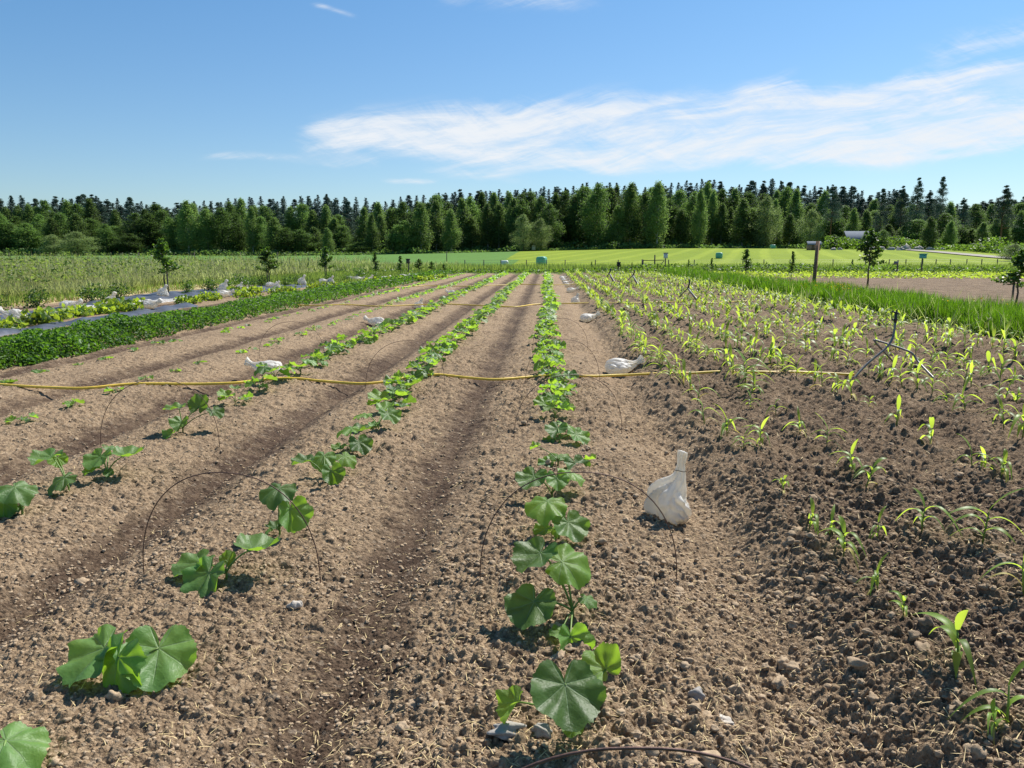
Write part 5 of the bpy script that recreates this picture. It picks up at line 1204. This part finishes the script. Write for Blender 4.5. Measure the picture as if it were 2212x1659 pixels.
mid_top = np.array([(-60, 460), (0, 462), (60, 480), (110, 455), (170, 445), (240, 480), (300, 462), (380, 442), (440, 440), (520, 442), (580, 470), (640, 465), (700, 475), (760, 490), (820, 470), (880, 455), (960, 432), (1000, 440), (1050, 448), (1130, 440), (1200, 430), (1300, 424), (1400, 409), (1480, 428), (1560, 424), (1640, 440), (1700, 445), (1780, 452), (1860, 462), (1950, 470), (2020, 465), (2100, 465), (2300, 470)])
def itp(t, x): return float(np.interp(x, t[:, 0], t[:, 1]))
FG = {'birch': 'birches at the forest edge', 'alder': 'broadleaf trees at the forest edge', 'round': 'round pale trees', 'spruce': 'spruces in the dark rear of the forest', 'pine': 'pines in the rear of the forest'}
FL = {'birch': ['slender green birch at the forest edge behind the tall meadow', 'slender green birch at the forest edge behind the beds', 'slender green birch at the forest edge above the mown field', 'light birch near the buildings and the gravel track'],
      'alder': ['bushy mid green tree at the forest edge behind the tall meadow', 'bushy mid green tree at the forest edge behind the beds', 'bushy mid green tree at the forest edge above the mown field', 'bushy green tree near the buildings and the gravel track'],
      'spruce': ['dark pointed spruce top rising behind the tall meadow trees', 'dark pointed spruce top rising straight behind the beds', 'dark pointed spruce top above the mown field', 'dark spruce behind the buildings and the gravel track'],
      'pine': ['dark pine top rising behind the tall meadow trees', 'dark pine top rising straight behind the beds', 'dark pine top above the mown field', 'dark pine behind the buildings and the gravel track']}
FT = []
def forest_tree(kind, xd, zc, ytop, wide=1.0, label=None, var=None, group=None):
    p = Q(xd, 545, zc); base = Vector((p.x, p.y, G(p.x, p.y))); h = Q(xd, ytop, depth(base)).z - base.z
    tr_, cr_ = TP[kind][int(R.integers(0, len(TP[kind]))) if var is None else var]
    reg = 0 if xd < 620 else 1 if xd < 1240 else 2 if xd < 1740 else 3
    t = thing(NM[kind], label or FL[kind][reg], 'tree', base, R.uniform(0, 6.28), group or FG[kind]); s = h / 20; w_ = s * .35 + .65 * wide * (.8 if kind in ('spruce', 'pine') else .85)
    FT.append((xd, t, label is None)); t.scale = (w_, w_, s); obj('trunk', tr_, t); obj('crown', cr_, t); return t
x = -70.
while x < 2290:     # front rank
    kd = 'birch' if R.random() < (.35 if x < 700 else .62) else 'alder'
    yt = itp(mid_top, x) + R.normal(6, 13) + (18 if R.random() < .25 else 0)
    if not (1765 < x < 1880 and False): forest_tree(kd, x, 198 + R.uniform(-6, 6) - (14 if x > 1900 else 0), yt, R.uniform(.8, 1.55))
    x += R.uniform(15, 34)
x = -60.
while x < 2290:     # second rank
    kd = 'birch' if R.random() < .4 else ('alder' if R.random() < .6 else 'pine')
    forest_tree(kd, x, 212 + R.uniform(-5, 5), itp(mid_top, x) * .40 + itp(sky_top, x) * .60 + R.normal(3, 8), R.uniform(1.0, 1.4)); x += R.uniform(20, 34)
for rk, (zc, step, off) in enumerate(((226, 20, 9), (240, 19, 2))):
    x = -66.
    while x < 2290:
        kd = 'spruce' if R.random() < (.72 if 350 < x < 1720 else .45) else 'pine'
        if x > 1950 and R.random() < .35: kd = 'pine'
        forest_tree(kd, x, zc + R.uniform(-5, 5), itp(sky_top, x) + abs(R.normal(off, 7)) - 2, R.uniform(1.25, 1.8)); x += R.uniform(step * .7, step * 1.3)
# trees one would point at
forest_tree('round', 168, 176, 502, 1.25, 'round pale green willow bush standing out before the forest', 0, 'trees standing out before the forest')
forest_tree('round', 118, 178, 508, .9, 'smaller pale green willow bush beside the round one', 0, 'trees standing out before the forest')
forest_tree('round', 1131, 184, 466, .72, 'pale leafy tree standing before the forest behind the central row', 0, 'trees standing out before the forest')
forest_tree('round', 1168, 184, 474, .62, 'smaller pale tree beside the pale leafy one behind the central row', 0, 'trees standing out before the forest')
forest_tree('round', 1652, 190, 428, .8, 'pale leafy tree reaching the spruce tops above the mown field', 0, 'trees standing out before the forest')
forest_tree('round', 1748, 176, 455, .7, 'pale leafy tree right behind the small shed', 0, 'trees standing out before the forest')
forest_tree('pine', 1790, 180, 400, .95, 'tall dark pine with a bare trunk behind the leaning post', 0, 'tall pines at the forest edge')
forest_tree('pine', 1972, 186, 388, .85, 'tall airy pine, the first of the tall pair on the skyline', 1, 'tall pines at the forest edge')
forest_tree('pine', 2023, 186, 385, .78, 'tall airy pine, the second of the tall pair on the skyline', 2, 'tall pines at the forest edge')
forest_tree('pine', 1998, 192, 412, .9, 'darker pine between the two tall airy pines', 0, 'tall pines at the forest edge')
forest_tree('pine', 1898, 188, 410, .9, 'broad dark pine behind the grey roofed building', 2, 'tall pines at the forest edge')
forest_tree('pine', 1940, 190, 405, .8, 'dark pine between the broad one and the tall pair', 1, 'tall pines at the forest edge')
forest_tree('pine', 2072, 186, 428, .85, 'shorter pine past the tall pair', 0, 'tall pines at the forest edge')
forest_tree('pine', 2160, 150, 404, 1.15, 'big broad dark pine near the photo edge by the track', 1, 'tall pines at the forest edge')
forest_tree('alder', 1905, 158, 498, .62, 'rounded young tree behind the boulder heap', 1, 'trees standing out before the forest')
forest_tree('alder', 1800, 160, 508, .5, 'small young tree between shed and house', 0, 'trees standing out before the forest')
forest_tree('birch', 1868, 160, 500, .5, 'yellow green sapling at the roof end', 0, 'trees standing out before the forest')
forest_tree('birch', 1830, 162, 512, .4, 'yellow green sapling at the near roof end', 1, 'trees standing out before the forest')
forest_tree('birch', 2005, 158, 470, .8, 'light birch standing forward by the track', 2, 'trees standing out before the forest')
forest_tree('birch', 2050, 160, 480, .75, 'light birch beside the one by the track', 3, 'trees standing out before the forest')
forest_tree('round', 2192, 96, 528, .5, 'rounded green bush by the track at the photo edge', 0, 'trees standing out before the forest')
# undergrowth along and inside the forest edge, and shrubs by the track
n = 34000; xd = R.uniform(-90, 2310, n); zc = 190 + 34 * R.random(n) ** 1.2 - np.where(xd > 1850, 16, 0)
k = 1024 / 2212.; xx = zc * ((xd * k - 512) / FPX); X0 = xx * math.cos(YAW) - zc * math.sin(YAW); Y0 = xx * math.sin(YAW) + zc * math.cos(YAW)
hh = (.6 + 3.0 * vnoise(X0, Y0, .12, 55) ** 2) * (.6 + .8 * sst(zc, 190, 215) * 2)
cc = np.column_stack([X0, Y0, terrain(X0, Y0) + R.random(n) * hh]); V, F, uv = leaflets(cc, .75 * R.uniform(.5, 1.3, n), .5, R, .3)
tag(obj('forest_undergrowth', mesh_np('forest_undergrowth', V, F, M['alder'], uv)), 'dark green undergrowth filling the forest edge', 'undergrowth', kind='stuff')
n = 9000; xd = R.uniform(1770, 2200, n); zc = 160 - (np.clip(xd - 1990, 0, 999)) * .20 + R.normal(4, 2.5, n)
xx = zc * ((xd * k - 512) / FPX); X0 = xx * math.cos(YAW) - zc * math.sin(YAW); Y0 = xx * math.sin(YAW) + zc * math.cos(YAW)
cc = np.column_stack([X0, Y0, terrain(X0, Y0) + R.random(n) * (.3 + 2.6 * vnoise(X0, Y0, .15, 57) ** 1.5)]); V, F, uv = leaflets(cc, .5 * R.uniform(.5, 1.3, n), .32, R, .3)
tag(obj('track_scrub', mesh_np('track_scrub', V, F, M['weeds'], uv)), 'low green scrub between the gravel track and the trees', 'scrub', kind='stuff')
_c = {}
for xd_, t_, auto in sorted(FT, key=lambda q: q[0]):      # count the trees of a kind along the forest edge
    if auto:
        l_ = t_['label']; k_ = _c[l_] = _c.get(l_, 0) + 1; t_['label'] = f'{ORD[k_]} {l_}'
print('objects', len(bpy.data.objects))
